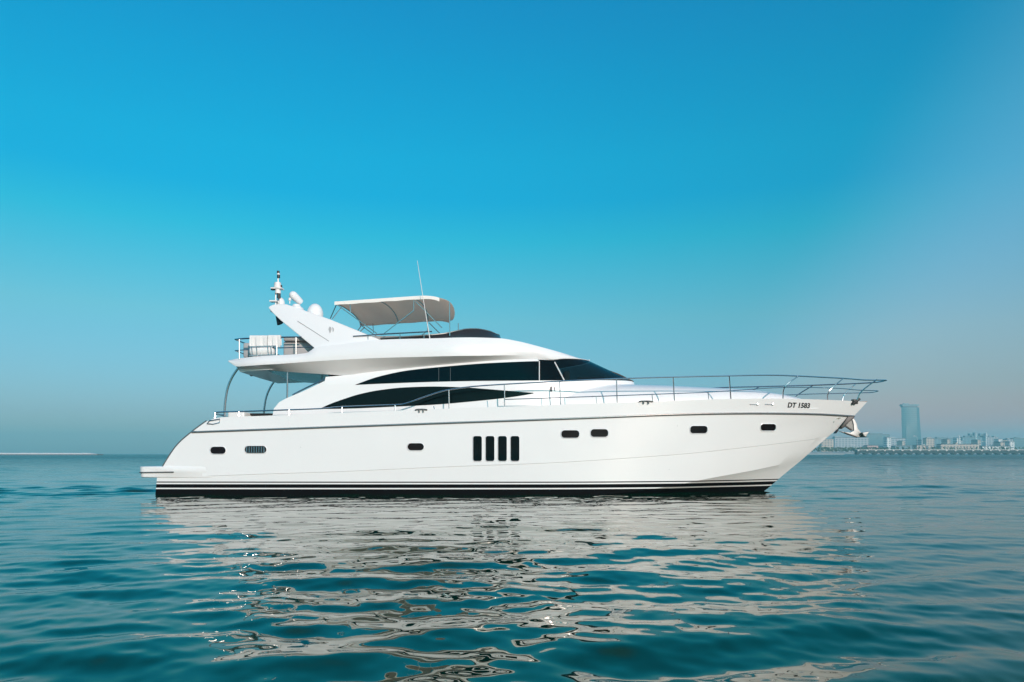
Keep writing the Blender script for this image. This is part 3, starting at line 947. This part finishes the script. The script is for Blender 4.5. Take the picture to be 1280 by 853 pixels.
# towels over the rail (rest on the yacht, so things of their own)
def towel(px0, px1, ytop, ybot, label, seed):
    rows = []
    rr = random.Random(seed)
    w0 = rr.random() * 6
    n = 22
    for i in range(n + 1):
        u = i / n; px = px0 + (px1 - px0) * u
        q = Q(px, ytop, rb); qb = Q(px, ybot + .5 * math.sin(u * 5 + w0), rb)
        fold = .022 * math.sin(u * 13 + w0) + .012 * math.sin(u * 29 + w0 * 2)
        r = []
        for k in range(15):
            t = k / 14
            if t < .55:
                s = 1 - t / .55
                r.append((q[0], q[1] - .038 - fold * (s * .9 + .1), q[2] + .005 - (q[2] - qb[2]) * s))
            elif t < .7:
                th = (t - .55) / .15 * math.pi
                r.append((q[0], q[1] - .038 * math.cos(th), q[2] + .005 + .03 * math.sin(th)))
            else:
                s = (t - .7) / .3
                r.append((q[0], q[1] + .038 + fold * .5 * s, q[2] + .005 - (q[2] - qb[2]) * .8 * s))
        rows.append(r)
    mb = MB().grid(rows); mb.grid([[(x, y + .012, z - .012) for x, y, z in r] for r in rows])
    o = mb.build('towel', M_towel, None, smooth=True)
    o.location = (0, YC, 0)
    tag(o, label, 'towel', 'towels hung over the aft flybridge rail')
towel(312.6, 334.8, 420.6, 433.4, 'white towel over the flybridge rail, the one nearer the stern', 3)
towel(335.6, 351.2, 420.2, 434.2, 'white towel over the flybridge rail, the one nearer the radar arch', 8)
# life raft canister in its cradle
lr = empty('life_raft', (0, YC, 0))
tag(lr, 'white life raft canister in a steel cradle under the hanging towels', 'life raft')
a, c = Q(313, 439.3, 2.0), Q(343, 438.4, 2.0)
ax = Vector(c) - Vector(a); L = ax.length
MB().lathe(a, [(.001, -.02), (.10, -.01), (.165, .05), (.175, .1), (.175, L * .48), (.185, L * .485), (.185, L * .515), (.175, L * .52), (.175, L - .1), (.165, L - .05), (.10, L + .01), (.001, L + .02)], 24, ax).build('canister', M_white, lr)
mb = MB()
for py in (433.2, 444.2): mb.tube([Q(311.5, py + .4, 2.2), Q(345, py - .6, 2.2)], .016, 6)
for px in (314.5, 320.5, 334.5, 338.4): mb.tube([Q(px, 433.2, 2.2), Q(px + 1, 444.4, 2.2)], .014, 6)
mb.build('cradle', M_steel, lr)

# whip antennas and their bracket
MB().tube([Q(538, 428, 2.12), Q(530, 380, 2.12), Q(521.6, 326, 2.12)], [.016, .006], 6).build('whip_antenna', M_light, yacht)
c = Q(538, 427.2, 2.14); mb = MB().box((c[0], c[1], c[2]), (.12, .1, .08)); c = Q(534, 427, 2.14); mb.box(c, (.08, .08, .05))
mb.build('antenna_base', M_steel, yacht, bevel=.01)
c = Q(547.4, 426, 2.16); mb = MB().lathe((c[0] - .04, c[1], c[2]), [(.001, 0), (.04, 0), (.05, .1), (.001, .11)], 12, (1, -.3, .1)); mb.tube([(c[0], c[1], c[2] - .1), c], .02, 6)
mb.build('searchlight', M_rub, yacht)

# ---- cockpit supports and rails
for pts, r in (([(297.6, 460.5, 1.80), (290, 472, 1.80), (284.4, 486, 1.80), (281.4, 504, 1.80), (280.4, 522, 1.80)], .036),):
    for sgn in (1, -1):
        MB().tube([(q[0], sgn * q[1], q[2]) for q in (Q(*p) for p in pts)], r, 10, 5).build('support_pole', M_steel, yacht)
for sgn in (1, -1):
    MB().tube([(q[0], sgn * q[1], q[2]) for q in (Q(359.3, 465.5, 2.0), Q(358.8, 498.5, 2.0))], .028, 10).build('support_pole', M_steel, yacht)
MB().tube([Q(407, 474, 1.95), Q(385, 484, 1.95), Q(365.5, 494, 1.95)], .026, 8).tube([Q(407, 477, 1.95), Q(400, 480, 1.95)], .02, 8).build('stair_handrail', M_steel, yacht)
c = Q(314.3, 467.5, .8); MB().lathe((c[0], c[1], c[2] - .09), [(.001, 0), (.05, .02), (.06, .1), (.03, .24), (.001, .26)], 12).build('dome_camera', M_black, yacht)
# cockpit sofa
a = Q(296, 516.5, 1.0)
cs_ = MB().box((a[0] + .2, 0, a[2] - .30), (.55, 3.2, .62)).build('cockpit_sofa', M_light, yacht, bevel=.06)
MB().box((a[0] + .75, -.4, a[2] - .04), (.9, 1.4, .05)).build('cockpit_table', M_black, yacht, bevel=.01)

# ---- rails along the side and round the bow
def hbR(x):
    return hbfun(2.57, 2.36, Xc(1102.7), 0, 3.4, .9)(x)
top = [(268.6, 516.4), (272, 515.4), (300, 514.6), (330, 513.6), (400, 511), (427, 508.7), (493.7, 506.2), (504, 505.3), (512, 503), (520.6, 500), (544, 491.6), (560.5, 487.4), (591, 483.4), (630.7, 480.6), (680, 477.8), (699.5, 476.8), (770.6, 473.7), (841.5, 471.6), (911.5, 470), (960.6, 469.2), (998, 470.3), (1054, 473.2), (1080, 475.2)]
low = [(630.5, 499.5), (699.5, 497.3), (770.6, 494.8), (841.7, 492.2), (886, 490.4), (930, 487.6), (960, 485.4), (1002, 484.4), (1050, 485.8), (1072, 487.8)]
def hbR2(x): return hbfun(2.57, 2.36, Xc(1093), 0, 3.4, .9)(x)
T = [Qf(px, py, hbR) for px, py in top]; Lw = [Qf(px, py, hbR2) for px, py in low]
xt, zt = Xc(1102.7), H + (CY - 477) * YC / F
xl, zl = Xc(1093), H + (CY - 490.3) * YC / F
T += [(xt - .12, -.42, zt + .0), (xt - .03, -.2, zt)]
Lw += [(xl - .12, -.40, zl + .01), (xl - .03, -.2, zl)]
def full_rail(P, tip): return [*P, tip, *[flip(q) for q in P[::-1]]]
mb = MB()
mb.tube(full_rail(T, (xt, 0, zt)), .021, 8, 3)
st0 = T[0]
mb.tube([st0, (st0[0] - .06, st0[1] + .12, st0[2] - .02), (st0[0] - .06, st0[1] + 1.0, st0[2] - .02)], .02, 6)
mb.tube([T[0], (T[0][0] + .3, T[0][1], T[0][2] - .12), (T[0][0] + .62, T[0][1], T[0][2] - .16)], .018, 6)
br = mb.build('guard_rail', M_steel, yacht)
MB().tube(full_rail(Lw, (xl, 0, zl)), .014, 8, 3).build('middle_rail', M_steel, br)
posts = [[(269, 516.5), (269, 524)], [(298.5, 514.8), (298.5, 523)], [(361.4, 512.5), (361.4, 519)], [(427.6, 508.8), (427.6, 516.5)], [(493.8, 506.2), (493.8, 513.8)],
         [(561, 487.3), (561.4, 511.5)], [(630.5, 480.7), (630.8, 509)], [(699.7, 476.8), (700.6, 506.5)], [(770.6, 473.7), (771.4, 504)],
         [(841.4, 471.7), (843, 501.5)], [(911.5, 470), (913.6, 499.5)], [(998, 470.4), (981, 483.6), (978.6, 499)], [(1054, 473.4), (1036.4, 489), (1034.4, 500.5)]]
for p in posts:
    n = len(p)
    P = [Qf(a[0], a[1], (hbR if i < n - 1 else (lambda x: max(.05, hbA(x) - .06)))) for i, a in enumerate(p)]
    for sgn in (1, -1):
        MB().tube([(x, sgn * y, z) for x, y, z in P], .019, 8, 4 if n > 2 else 0).build('stanchion', M_steel, br)
# foremost stanchions, set between the deck tip and the pulpit corner
P = [(xt - .55, -.74, zt - .01), (xt - 1.0, -.62, zl - .02), (xt - 1.12, -.55, 3.08)]
for sgn in (1, -1):
    MB().tube([(x, sgn * y, z) for x, y, z in P], .019, 8, 4).build('stanchion', M_steel, br)
for px, y0_, y1_ in ((542, 508, 512), (609, 501, 510), (676.5, 498.2, 507), (705.5, 497, 507), (745, 495.8, 504.5), (815, 493.3, 502.5), (885, 490.5, 500)):
    a, c = Qf(px, y0_, hbR2), Qf(px + 1, y1_, lambda x: hbA(x) - .05)
    MB().tube([a, c], .012, 6).build('rail_bracket', M_steel, br)

# ---- deck fittings seen on the side
def cleat(px, py, w):
    mb = MB()
    b = lambda x: hbA(x) + .03
    mb.tube([Qf(px - w / 2, py - .3, b), Qf(px - w / 4, py - 1, b), Qf(px + w / 4, py - 1, b), Qf(px + w / 2, py - .5, b)], .022, 8, 3)
    for s in (-1, 1): mb.tube([Qf(px + s * w * .17, py - 1, b), Qf(px + s * w * .17, py + 2.6, b)], .024, 8)
    mb.build('cleat', M_rub, yacht)
cleat(526.5, 513, 15); cleat(807.5, 502.6, 18)
for px in (942, 961):
    mb = MB().tube([cast(BV_hull, px - 5, 505.6, .0), cast(BV_hull, px + 5, 506, .0)], .02, 6).lathe(cast(BV_hull, px + 5, 506, -.02), [(.001, .05), (.035, .045), (.045, 0)], 12, (0, -1, 0))
    mb.build('hull_fitting', M_steel, yacht)
c = Vector(Qf(1068.6, 503.2, hbA))
MB().box(tuple(c + Vector((-.02, -.02, .02))), (.20, .10, .16)).tube([c + Vector((-.12, -.05, -.06)), c + Vector((.14, -.05, .12))], .05, 8).build('fairlead', M_black, yacht, bevel=.015)
c = Vector(Qf(266.5, 527.4, hbA))
MB().tube([c + Vector((-.18, -.02, -.06)), c + Vector((-.1, -.03, .03)), c + Vector((.22, -.03, .08)), c + Vector((.2, -.02, -.03)), c + Vector((0, -.02, -.08)), c + Vector((-.18, -.02, -.06))], .018, 8).build('fairlead', M_steel, yacht)
c = cast(BV_hull, 1045.5, 525.5, .01)
MB().tube([c + Vector((-.1, 0, -.07)), c + Vector((-.1, -.02, .03)), c + Vector((.04, -.02, .08)), c + Vector((.12, -.02, .07))], .02, 6).build('bow_eye', M_steel, yacht)

# ---- anchor in the bow roller
an = MB()
def cp(px, py, b=0.0): return Q(px, py, b)
def plate(poly, half): return [cp(*p, half) for p in poly], [cp(*p, -half) for p in poly]
def slab(mb, poly, half):
    f = [(Xc(px), -half, H + (CY - py) * YC / F) for px, py in poly]; b = [(x, half, z) for x, y, z in f]
    mb.prism(f, b)
slab(an, [(1063.5, 521.5), (1067.5, 524.5), (1070.5, 530), (1071.5, 536), (1076.5, 541.5), (1074, 547), (1067, 546), (1058, 543), (1048.5, 539.2), (1062, 541), (1066.5, 538.5), (1066, 531)], .05)
anc = an.build('anchor', M_anchor, yacht, bevel=.012)
mb = MB(); slab(mb, [(1054, 530.5), (1063.8, 523.2), (1067, 530), (1068.2, 537), (1065, 537.8)], .02); mb.build('anchor_plate', M_rub, anc)
mb = MB(); slab(mb, [(1074.5, 541.2), (1083, 540), (1081, 543), (1079, 546.8), (1076.4, 545)], .20); mb.build('anchor_fluke', M_anchor, anc, bevel=.01)
mb = MB().tube([(Xc(1053), 0, H + (CY - 530.2) * YC / F), (Xc(1064.5), 0, H + (CY - 537.8) * YC / F)], .035, 6); mb.tube([(Xc(1054), -.07, H + (CY - 541) * YC / F), (Xc(1070), -.07, H + (CY - 546.8) * YC / F)], .022, 6)
mb.build('anchor_shackle', M_black, anc)
mb = MB()
slab(mb, [(1057, 521.4), (1066.4, 520.8), (1064, 524), (1058, 528.6), (1053.5, 534), (1049.6, 536.6), (1049.4, 533.5)], .16)
slab(mb, [(1046.6, 536.4), (1047.2, 538), (1044, 542), (1043, 542.2)], .10)
mb.build('anchor_roller', M_black, yacht, bevel=.01)

# ---- registration lettering
cu = bpy.data.curves.new('lettering', 'FONT'); cu.body = 'DT 1583'; cu.shear = .22; cu.offset = .035; cu.size = 1; cu.space_character = 1.02
to = bpy.data.objects.new('lettering', cu); COL.objects.link(to)
dg = bpy.context.evaluated_depsgraph_get()
tm = to.evaluated_get(dg).to_mesh()
tv = [tuple(v.co) for v in tm.vertices]; tf = [tuple(p.vertices) for p in tm.polygons]
to.to_mesh_clear() if hasattr(to, 'to_mesh_clear') else None
bpy.data.objects.remove(to)
x0_, x1_ = min(v[0] for v in tv), max(v[0] for v in tv); hcap = max(v[1] for v in tv)
pv = []
for v in tv:
    u = (v[0] - x0_) / (x1_ - x0_)
    px = 984.3 + 28.2 * u; py = 509.3 + 1.0 * u - 6.3 * v[1] / hcap
    pv.append(tuple(cast(BV_hull, px, py, .006)))
mesh_obj('registration_lettering', pv, tf, M_text, yacht, False)

# ------------------------------------------------------------------ the far shore
def W(px, py, Y): return ((px - CX) * Y / F, Y, H + (CY - py) * Y / F)
def mat_b(name, wall, glass, sx, sz, fx=.55, fz=.55, rough=.6):
    """wall with a regular grid of windows"""
    m = bpy.data.materials.new(name); m.use_nodes = True
    n, l = m.node_tree.nodes, m.node_tree.links; b = n['Principled BSDF']
    b.inputs['Roughness'].default_value = rough
    tc = n.new('ShaderNodeTexCoord'); sp = n.new('ShaderNodeSeparateXYZ'); l.new(tc.outputs['Object'], sp.inputs[0])
    def cell(out, s, f):
        a = n.new('ShaderNodeMath'); a.operation = 'DIVIDE'; a.inputs[1].default_value = s; l.new(out, a.inputs[0])
        c = n.new('ShaderNodeMath'); c.operation = 'FRACT'; l.new(a.outputs[0], c.inputs[0])
        g = n.new('ShaderNodeMath'); g.operation = 'LESS_THAN'; g.inputs[1].default_value = f; l.new(c.outputs[0], g.inputs[0]); return g
    cx_, cz_ = cell(sp.outputs['X'], sx, fx), cell(sp.outputs['Z'], sz, fz)
    mm = n.new('ShaderNodeMath'); mm.operation = 'MULTIPLY'; l.new(cx_.outputs[0], mm.inputs[0]); l.new(cz_.outputs[0], mm.inputs[1])
    mx = n.new('ShaderNodeMix'); mx.data_type = 'RGBA'; mx.inputs[6].default_value = (*wall, 1); mx.inputs[7].default_value = (*glass, 1)
    l.new(mm.outputs[0], mx.inputs[0]); l.new(mx.outputs[2], b.inputs['Base Color'])
    return m
B_beige = mat_b('beige_facade', (.46, .37, .30), (.15, .14, .14), 5, 4)
B_grey = mat_b('grey_facade', (.34, .35, .37), (.10, .14, .17), 6, 4)
B_blue = mat_b('blue_facade', (.10, .20, .24), (.04, .10, .13), 8, 4, .7, .6, .4)
B_teal = mat_b('teal_glass_facade', (.10, .19, .22), (.05, .12, .14), 3, 4.2, .8, .7, .3)
B_white = mat_b('white_facade', (.66, .65, .63), (.2, .24, .26), 5, 4)
M_conc = mat('pale_concrete', (.62, .60, .57), .8, noise=.1, nscale=.2)
M_dark = mat('dark_girder', (.008, .02, .022), .7, noise=.2, nscale=.2)
M_sand = mat('pale_sand', (.62, .57, .50), .9, noise=.1, nscale=.05)
M_rock = mat('pale_rock', (.76, .73, .71), .9, noise=.25, nscale=.6)
M_rockd = mat('wet_rock', (.16, .15, .15), .9, noise=.3, nscale=.6)
M_roof = mat('dark_roof', (.12, .13, .14), .7, noise=.1, nscale=.2)
M_pole = mat('white_pole', (.6, .6, .58), .5)
M_leaf = mat('shore_foliage', (.06, .085, .04), .9, noise=.4, nscale=.3)

# land behind the pier
mb = MB().grid([[W(990, 568.6, 1015), W(1420, 568.6, 1015)], [W(985, 566.4, 1030), W(1420, 566.4, 1030)], [W(960, 564.8, 1090), W(1440, 564.8, 1090)], [(600, 2600, 5), (2600, 2600, 5)]])
tag(mb.build('beach', M_sand), 'pale sand shore behind the yacht bow', None, None, 'structure')
def building(name, px0, px1, ytop, Y, m, label, roofpart=None, depth=12, cat='building', steps=(), roofm=None):
    x0, _, z1 = W(px0, ytop, Y); x1 = W(px1, ytop, Y)[0]
    e = empty(name, ((x0 + x1) / 2, Y + depth / 2, 3))
    w = x1 - x0; hgt = z1 - 3
    def lb(n_, c, d, mm, taper=1.0, bevel=0): return MB().box(c, d, 0, taper).build(n_, mm, e)
    lb('wall', (0, 0, hgt / 2), (w, depth, hgt), m)
    lb('roof', (0, 0, hgt + .6), (w * .98, depth * .98, 1.2), roofm or M_roof)
    for (a, b, yt) in steps:          # raised blocks: photograph columns a..b up to row yt
        xa_, xb_, zz = W(a, yt, Y)[0], W(b, yt, Y)[0], W(a, yt, Y)[2]
        lb('roof_block', ((xa_ + xb_) / 2 - (x0 + x1) / 2, 0, (hgt + 1.2 + zz - 3) / 2), (xb_ - xa_, depth * .6, max(.5, zz - 3 - hgt - 1.2)), m)
    tag(e, label, cat, 'buildings along the hazy shore')
    return e
building('apartment_block', 1027, 1042, 549.5, 1250, B_beige, 'beige apartment block seen just under the yacht bow')
building('hotel', 1043.5, 1086, 547.5, 1350, B_grey, 'wide grey hotel block behind the hanging anchor', steps=((1044, 1052, 545.5), (1060, 1066, 546.4)))
building('office_building', 1084, 1112, 543.5, 1500, B_teal, 'long teal glass building between the anchor and the tall tower', steps=((1088, 1104, 541.6),))
building('apartment_block', 1108.6, 1113.6, 547.5, 1300, B_white, 'narrow white block at the right end of the long teal building')
building('apartment_block', 1114, 1132, 548.5, 1450, B_grey, 'grey block directly left of the tall tower foot', steps=((1114, 1120, 546.5),))
building('pavilion', 1119, 1160, 558, 1150, B_blue, 'low dark roofed pavilion in front of the tall tower')
building('apartment_block', 1158, 1168, 548.5, 1300, B_beige, 'beige block with a stepped top directly right of the tall tower', steps=((1160, 1165, 547),))
building('apartment_block', 1167, 1197, 549, 1500, B_blue, 'wide blue grey block with a dark roof right of the beige stepped block', steps=((1172, 1183, 546.6), (1186, 1192, 547.4)))
building('apartment_block', 1196, 1200.5, 548, 1350, B_white, 'slim white block between the two wide blue blocks')
building('hotel', 1203, 1233, 547.2, 1600, B_blue, 'wide blue hotel with several spired roof blocks', steps=((1207, 1230, 544.8), (1213, 1216, 541.8), (1219, 1221, 541), (1226, 1230, 542)))
building('hotel', 1232.5, 1248, 547, 1500, B_grey, 'grey hotel with white topped corner turrets', steps=((1233, 1236, 542), (1237.5, 1239, 544.6), (1243.5, 1246.5, 545)))
building('apartment_block', 1248, 1253, 549.5, 1300, B_white, 'pale narrow block right of the turreted grey hotel')
building('apartment_block', 1253.5, 1259, 551, 1350, B_beige, 'low beige block, second right of the turreted hotel')
building('apartment_block', 1259, 1266.5, 549.5, 1400, B_grey, 'grey block just left of the teal block at the frame edge', steps=((1260, 1263, 548),))
building('office_building', 1267, 1300, 548.5, 1450, B_teal, 'teal block cut off by the right edge of the photograph', steps=((1271, 1276, 546.8),))
building('terrace', 1176, 1224, 556, 1120, B_beige, 'long low beige terrace behind the pier', steps=((1196, 1199, 553.5),))
building('terrace', 1228, 1264, 558.5, 1120, B_white, 'long low pale terrace behind the right end of the pier')
building('shore_house', 1084, 1098, 557.5, 1100, mat_b('pink_facade', (.45, .30, .28), (.2, .15, .15), 4, 3.5), 'low pinkish house below the long teal building')
building('shore_house', 1146, 1158, 557.4, 1100, B_beige, 'low beige house right of the dark roofed pavilion')
for a_, b_, yt, Y_, m_, lab in ((1128, 1131, 552, 1250, B_beige, 'small beige block touching the left foot of the tall tower'),
        (1152, 1156, 550.5, 1420, B_grey, 'narrow grey block touching the right foot of the tall tower'),
        (1184, 1188, 550, 1280, B_beige, 'narrow beige block in front of the wide blue grey block with dark roof'),
        (1199.5, 1203.5, 551.5, 1500, B_grey, 'small grey block between the slim white block and the spired hotel'),
        (1222, 1226, 550.5, 1290, B_beige, 'narrow beige block in front of the spired blue hotel'),
        (1250.5, 1256, 553.5, 1220, B_beige, 'low beige block in front of the pale narrow block'),
        (1262, 1268, 552.5, 1230, B_white, 'low white block in front of the teal block at the frame edge')):
    building('apartment_block', a_, b_, yt, Y_, m_, lab, steps=((a_ + .6, b_ - 1.2, yt - .9),), depth=18)
def spire(px, y0_, y1_, Y_, label):
    x_, _, za = W(px, y0_, Y_); zb2 = W(px, y1_, Y_)[2]
    e = empty('minaret', (x_, Y_, 3))
    MB().lathe((0, 0, 0), [(1.6, 0), (1.5, za - 3), (2.2, za - 3), (2.2, za - 1.5), (1.1, za - 1.2), (1.0, (za + zb2) / 2 - 2), (.02, zb2 - 3)], 10).build('shaft', B_white, e)
    tag(e, label, 'minaret', 'minarets on the shore')
spire(1199, 549, 543.8, 1330, 'slim white minaret beside the slim white block')
spire(1219.8, 546, 540.2, 1570, 'pale minaret rising above the middle of the spired blue hotel')
spire(1232.6, 546, 540, 1470, 'pale minaret at the left corner of the turreted grey hotel')
# tall tower
Yt = 1550
x0, _, ztop = W(1130, 509, Yt); x1 = W(1155, 505, Yt)[0]
tw = empty('tower', ((x0 + x1) / 2, Yt + 16, 3)); tag(tw, 'tall teal glass tower standing alone above the shore', 'tower')
w = x1 - x0; hh = ztop - 3
mb = MB(); secs = []
for z, wl_, wr in ((0, -.44, .58), (hh * .35, -.46, .50), (hh * .7, -.49, .44), (hh, -.50, .40)):
    secs.append([(wl_ * w, -5, z), (wl_ * w * .6, -8, z), (wr * w * .6, -8, z), (wr * w, -5, z), (wr * w * .8, 7, z), (wl_ * w * .62, 7, z)])
mb.grid(secs, closed_u=True); mb.f.append([len(mb.v) - 6 + i for i in range(6)])
mb.build('facade', B_teal, tw, angle=20)
zc = W(0, 505, Yt)[2] - 3
MB().box((-.05 * w, 0, hh + (zc - hh) * .25), (w * .74, 9, (zc - hh) * .5)).build('roof_recess', M_roof, tw)
MB().box((-.03 * w, 0, zc - (zc - hh) * .28), (w * .86, 11, (zc - hh) * .5)).build('crown', B_blue, tw)
MB().box((-.22 * w, 0, zc + .8), (w * .25, 5, 2.4)).build('plant_room', B_blue, tw)
# pier
Yp = 1000
xl_, xr_ = W(1070, 0, Yp)[0], W(1400, 0, Yp)[0]
pier = empty('pier', ((xl_ + xr_) / 2, Yp, 0)); tag(pier, 'long white decked pier on many piles across the right of the water', 'pier')
Lp = xr_ - xl_; zd = H + (CY - 562.2) * Yp / F
MB().box((0, 0, zd - .4), (Lp, 9, .8)).build('pier_deck', M_conc, pier)
sp_ = 12.2
n = int(Lp / sp_)
for i in range(n + 1):
    x = -Lp / 2 + 1 + i * sp_
    ph = MB().box((x, 0, zd / 2 - .9), (2.6, 7.4, zd + .1)).build('pile', M_dark, pier)
    MB().box((x, -4.3, zd - 1.5), (2.0, 1.2, 1.3), 0, 1.5).build('pile_cap', M_conc, ph)
    if i < n:
        mb = MB()
        f = [(x + 1.35, -3.6, zd - .82), (x + sp_ - 1.35, -3.6, zd - .82), (x + sp_ - 1.35, -3.6, zd - 6.4), (x + sp_ * .66, -3.6, zd - 4.6), (x + sp_ * .34, -3.6, zd - 4.6), (x + 1.35, -3.6, zd - 6.4)]
        mb.prism(f, [(a_, 3.6, c_) for a_, _, c_ in f]); mb.build('girder', M_dark, pier)
# street lamps on the pier and shore
def lamp(px, ytop, Y, label, arm=1):
    x, _, z = W(px, ytop, Y)
    zb = zd if Y < 1005 else 3
    e = empty('street_lamp', (x, Y, zb)); h_ = z - zb
    MB().tube([(0, 0, 0), (0, 0, h_ * .6), (-.8 * arm, 0, h_ * .86), (-2.6 * arm, 0, h_ - .3), (-4.4 * arm, 0, h_ - .1)], .16, 6, 3).build('pole', M_pole, e)
    MB().box((-5.0 * arm, 0, h_ - .1), (2.4, .9, .5)).build('lamp_head', M_light, e)
    tag(e, label, 'street lamp', 'street lamps along the pier')
lamp(1147, 545.2, 1003, 'tall white street lamp on the pier in front of the tall tower')
lamp(1150.5, 556, 1003, 'short street lamp on the pier just right of the tall tower', -1)
lamp(1192, 555.5, 1003, 'street lamp on the pier below the dark roofed blue grey block', -1)
lamp(1070, 556.5, 1003, 'street lamp at the landward end of the pier below the anchor')
lamp(1233, 552, 1003, 'street lamp on the pier below the grey turreted hotel')
# low trees along the shore: one ragged mass far off
mb = MB(); rr = random.Random(2)
for i in range(900):
    px = rr.uniform(1012, 1110) if rr.random() < .55 else rr.uniform(1110, 1290)
    Y = rr.uniform(1010, 1090); c = W(px, rr.uniform(559.6, 564.2), Y); s_ = rr.uniform(.8, 2.0)
    a, b_ = rr.uniform(0, 3), rr.uniform(-.5, .5)
    p = [Vector(c) + Vector((math.cos(a + t) * s_, math.sin(a + t) * s_ * .6, math.sin(t + b_) * s_)) for t in (0, 1.6, 3.1, 4.7)]
    b0 = len(mb.v); mb.v += [tuple(q) for q in p]; mb.f.append([b0, b0 + 1, b0 + 2, b0 + 3])
tag(mb.build('shore_vegetation', M_leaf), 'dark low vegetation along the sandy shore', None, None, 'stuff')
# breakwater on the left
bk = empty('breakwater', (W(-40, 0, 700)[0], 700, 0)); tag(bk, 'long low pale stone breakwater on the water at the far left', 'breakwater')
xe = W(125.5, 0, 700)[0] - W(-40, 0, 700)[0]
rows = []; low_ = []
rr = random.Random(5)
for i in range(161):
    x = -330 + (xe + 330) * i / 160
    hgt = (2.6 - .5 * i / 160) * (1 if i < 157 else (160 - i) / 4 + .15) + rr.uniform(-.12, .12)
    rows.append([(x, -4.5, .9), (x, -3.2 + rr.uniform(-.3, .3), hgt * .8), (x, -2, hgt), (x, 2, hgt), (x, 4.5, .9)])
    low_.append([(x, -5.8 + rr.uniform(-.3, .3), -.5), (x, -4.4, .95), (x, 4.4, .95), (x, 5.8, -.5)])
MB().grid(rows).build('stone_cap', M_rock, bk, angle=20); MB().grid(low_).build('wet_base', M_rockd, bk, angle=20)
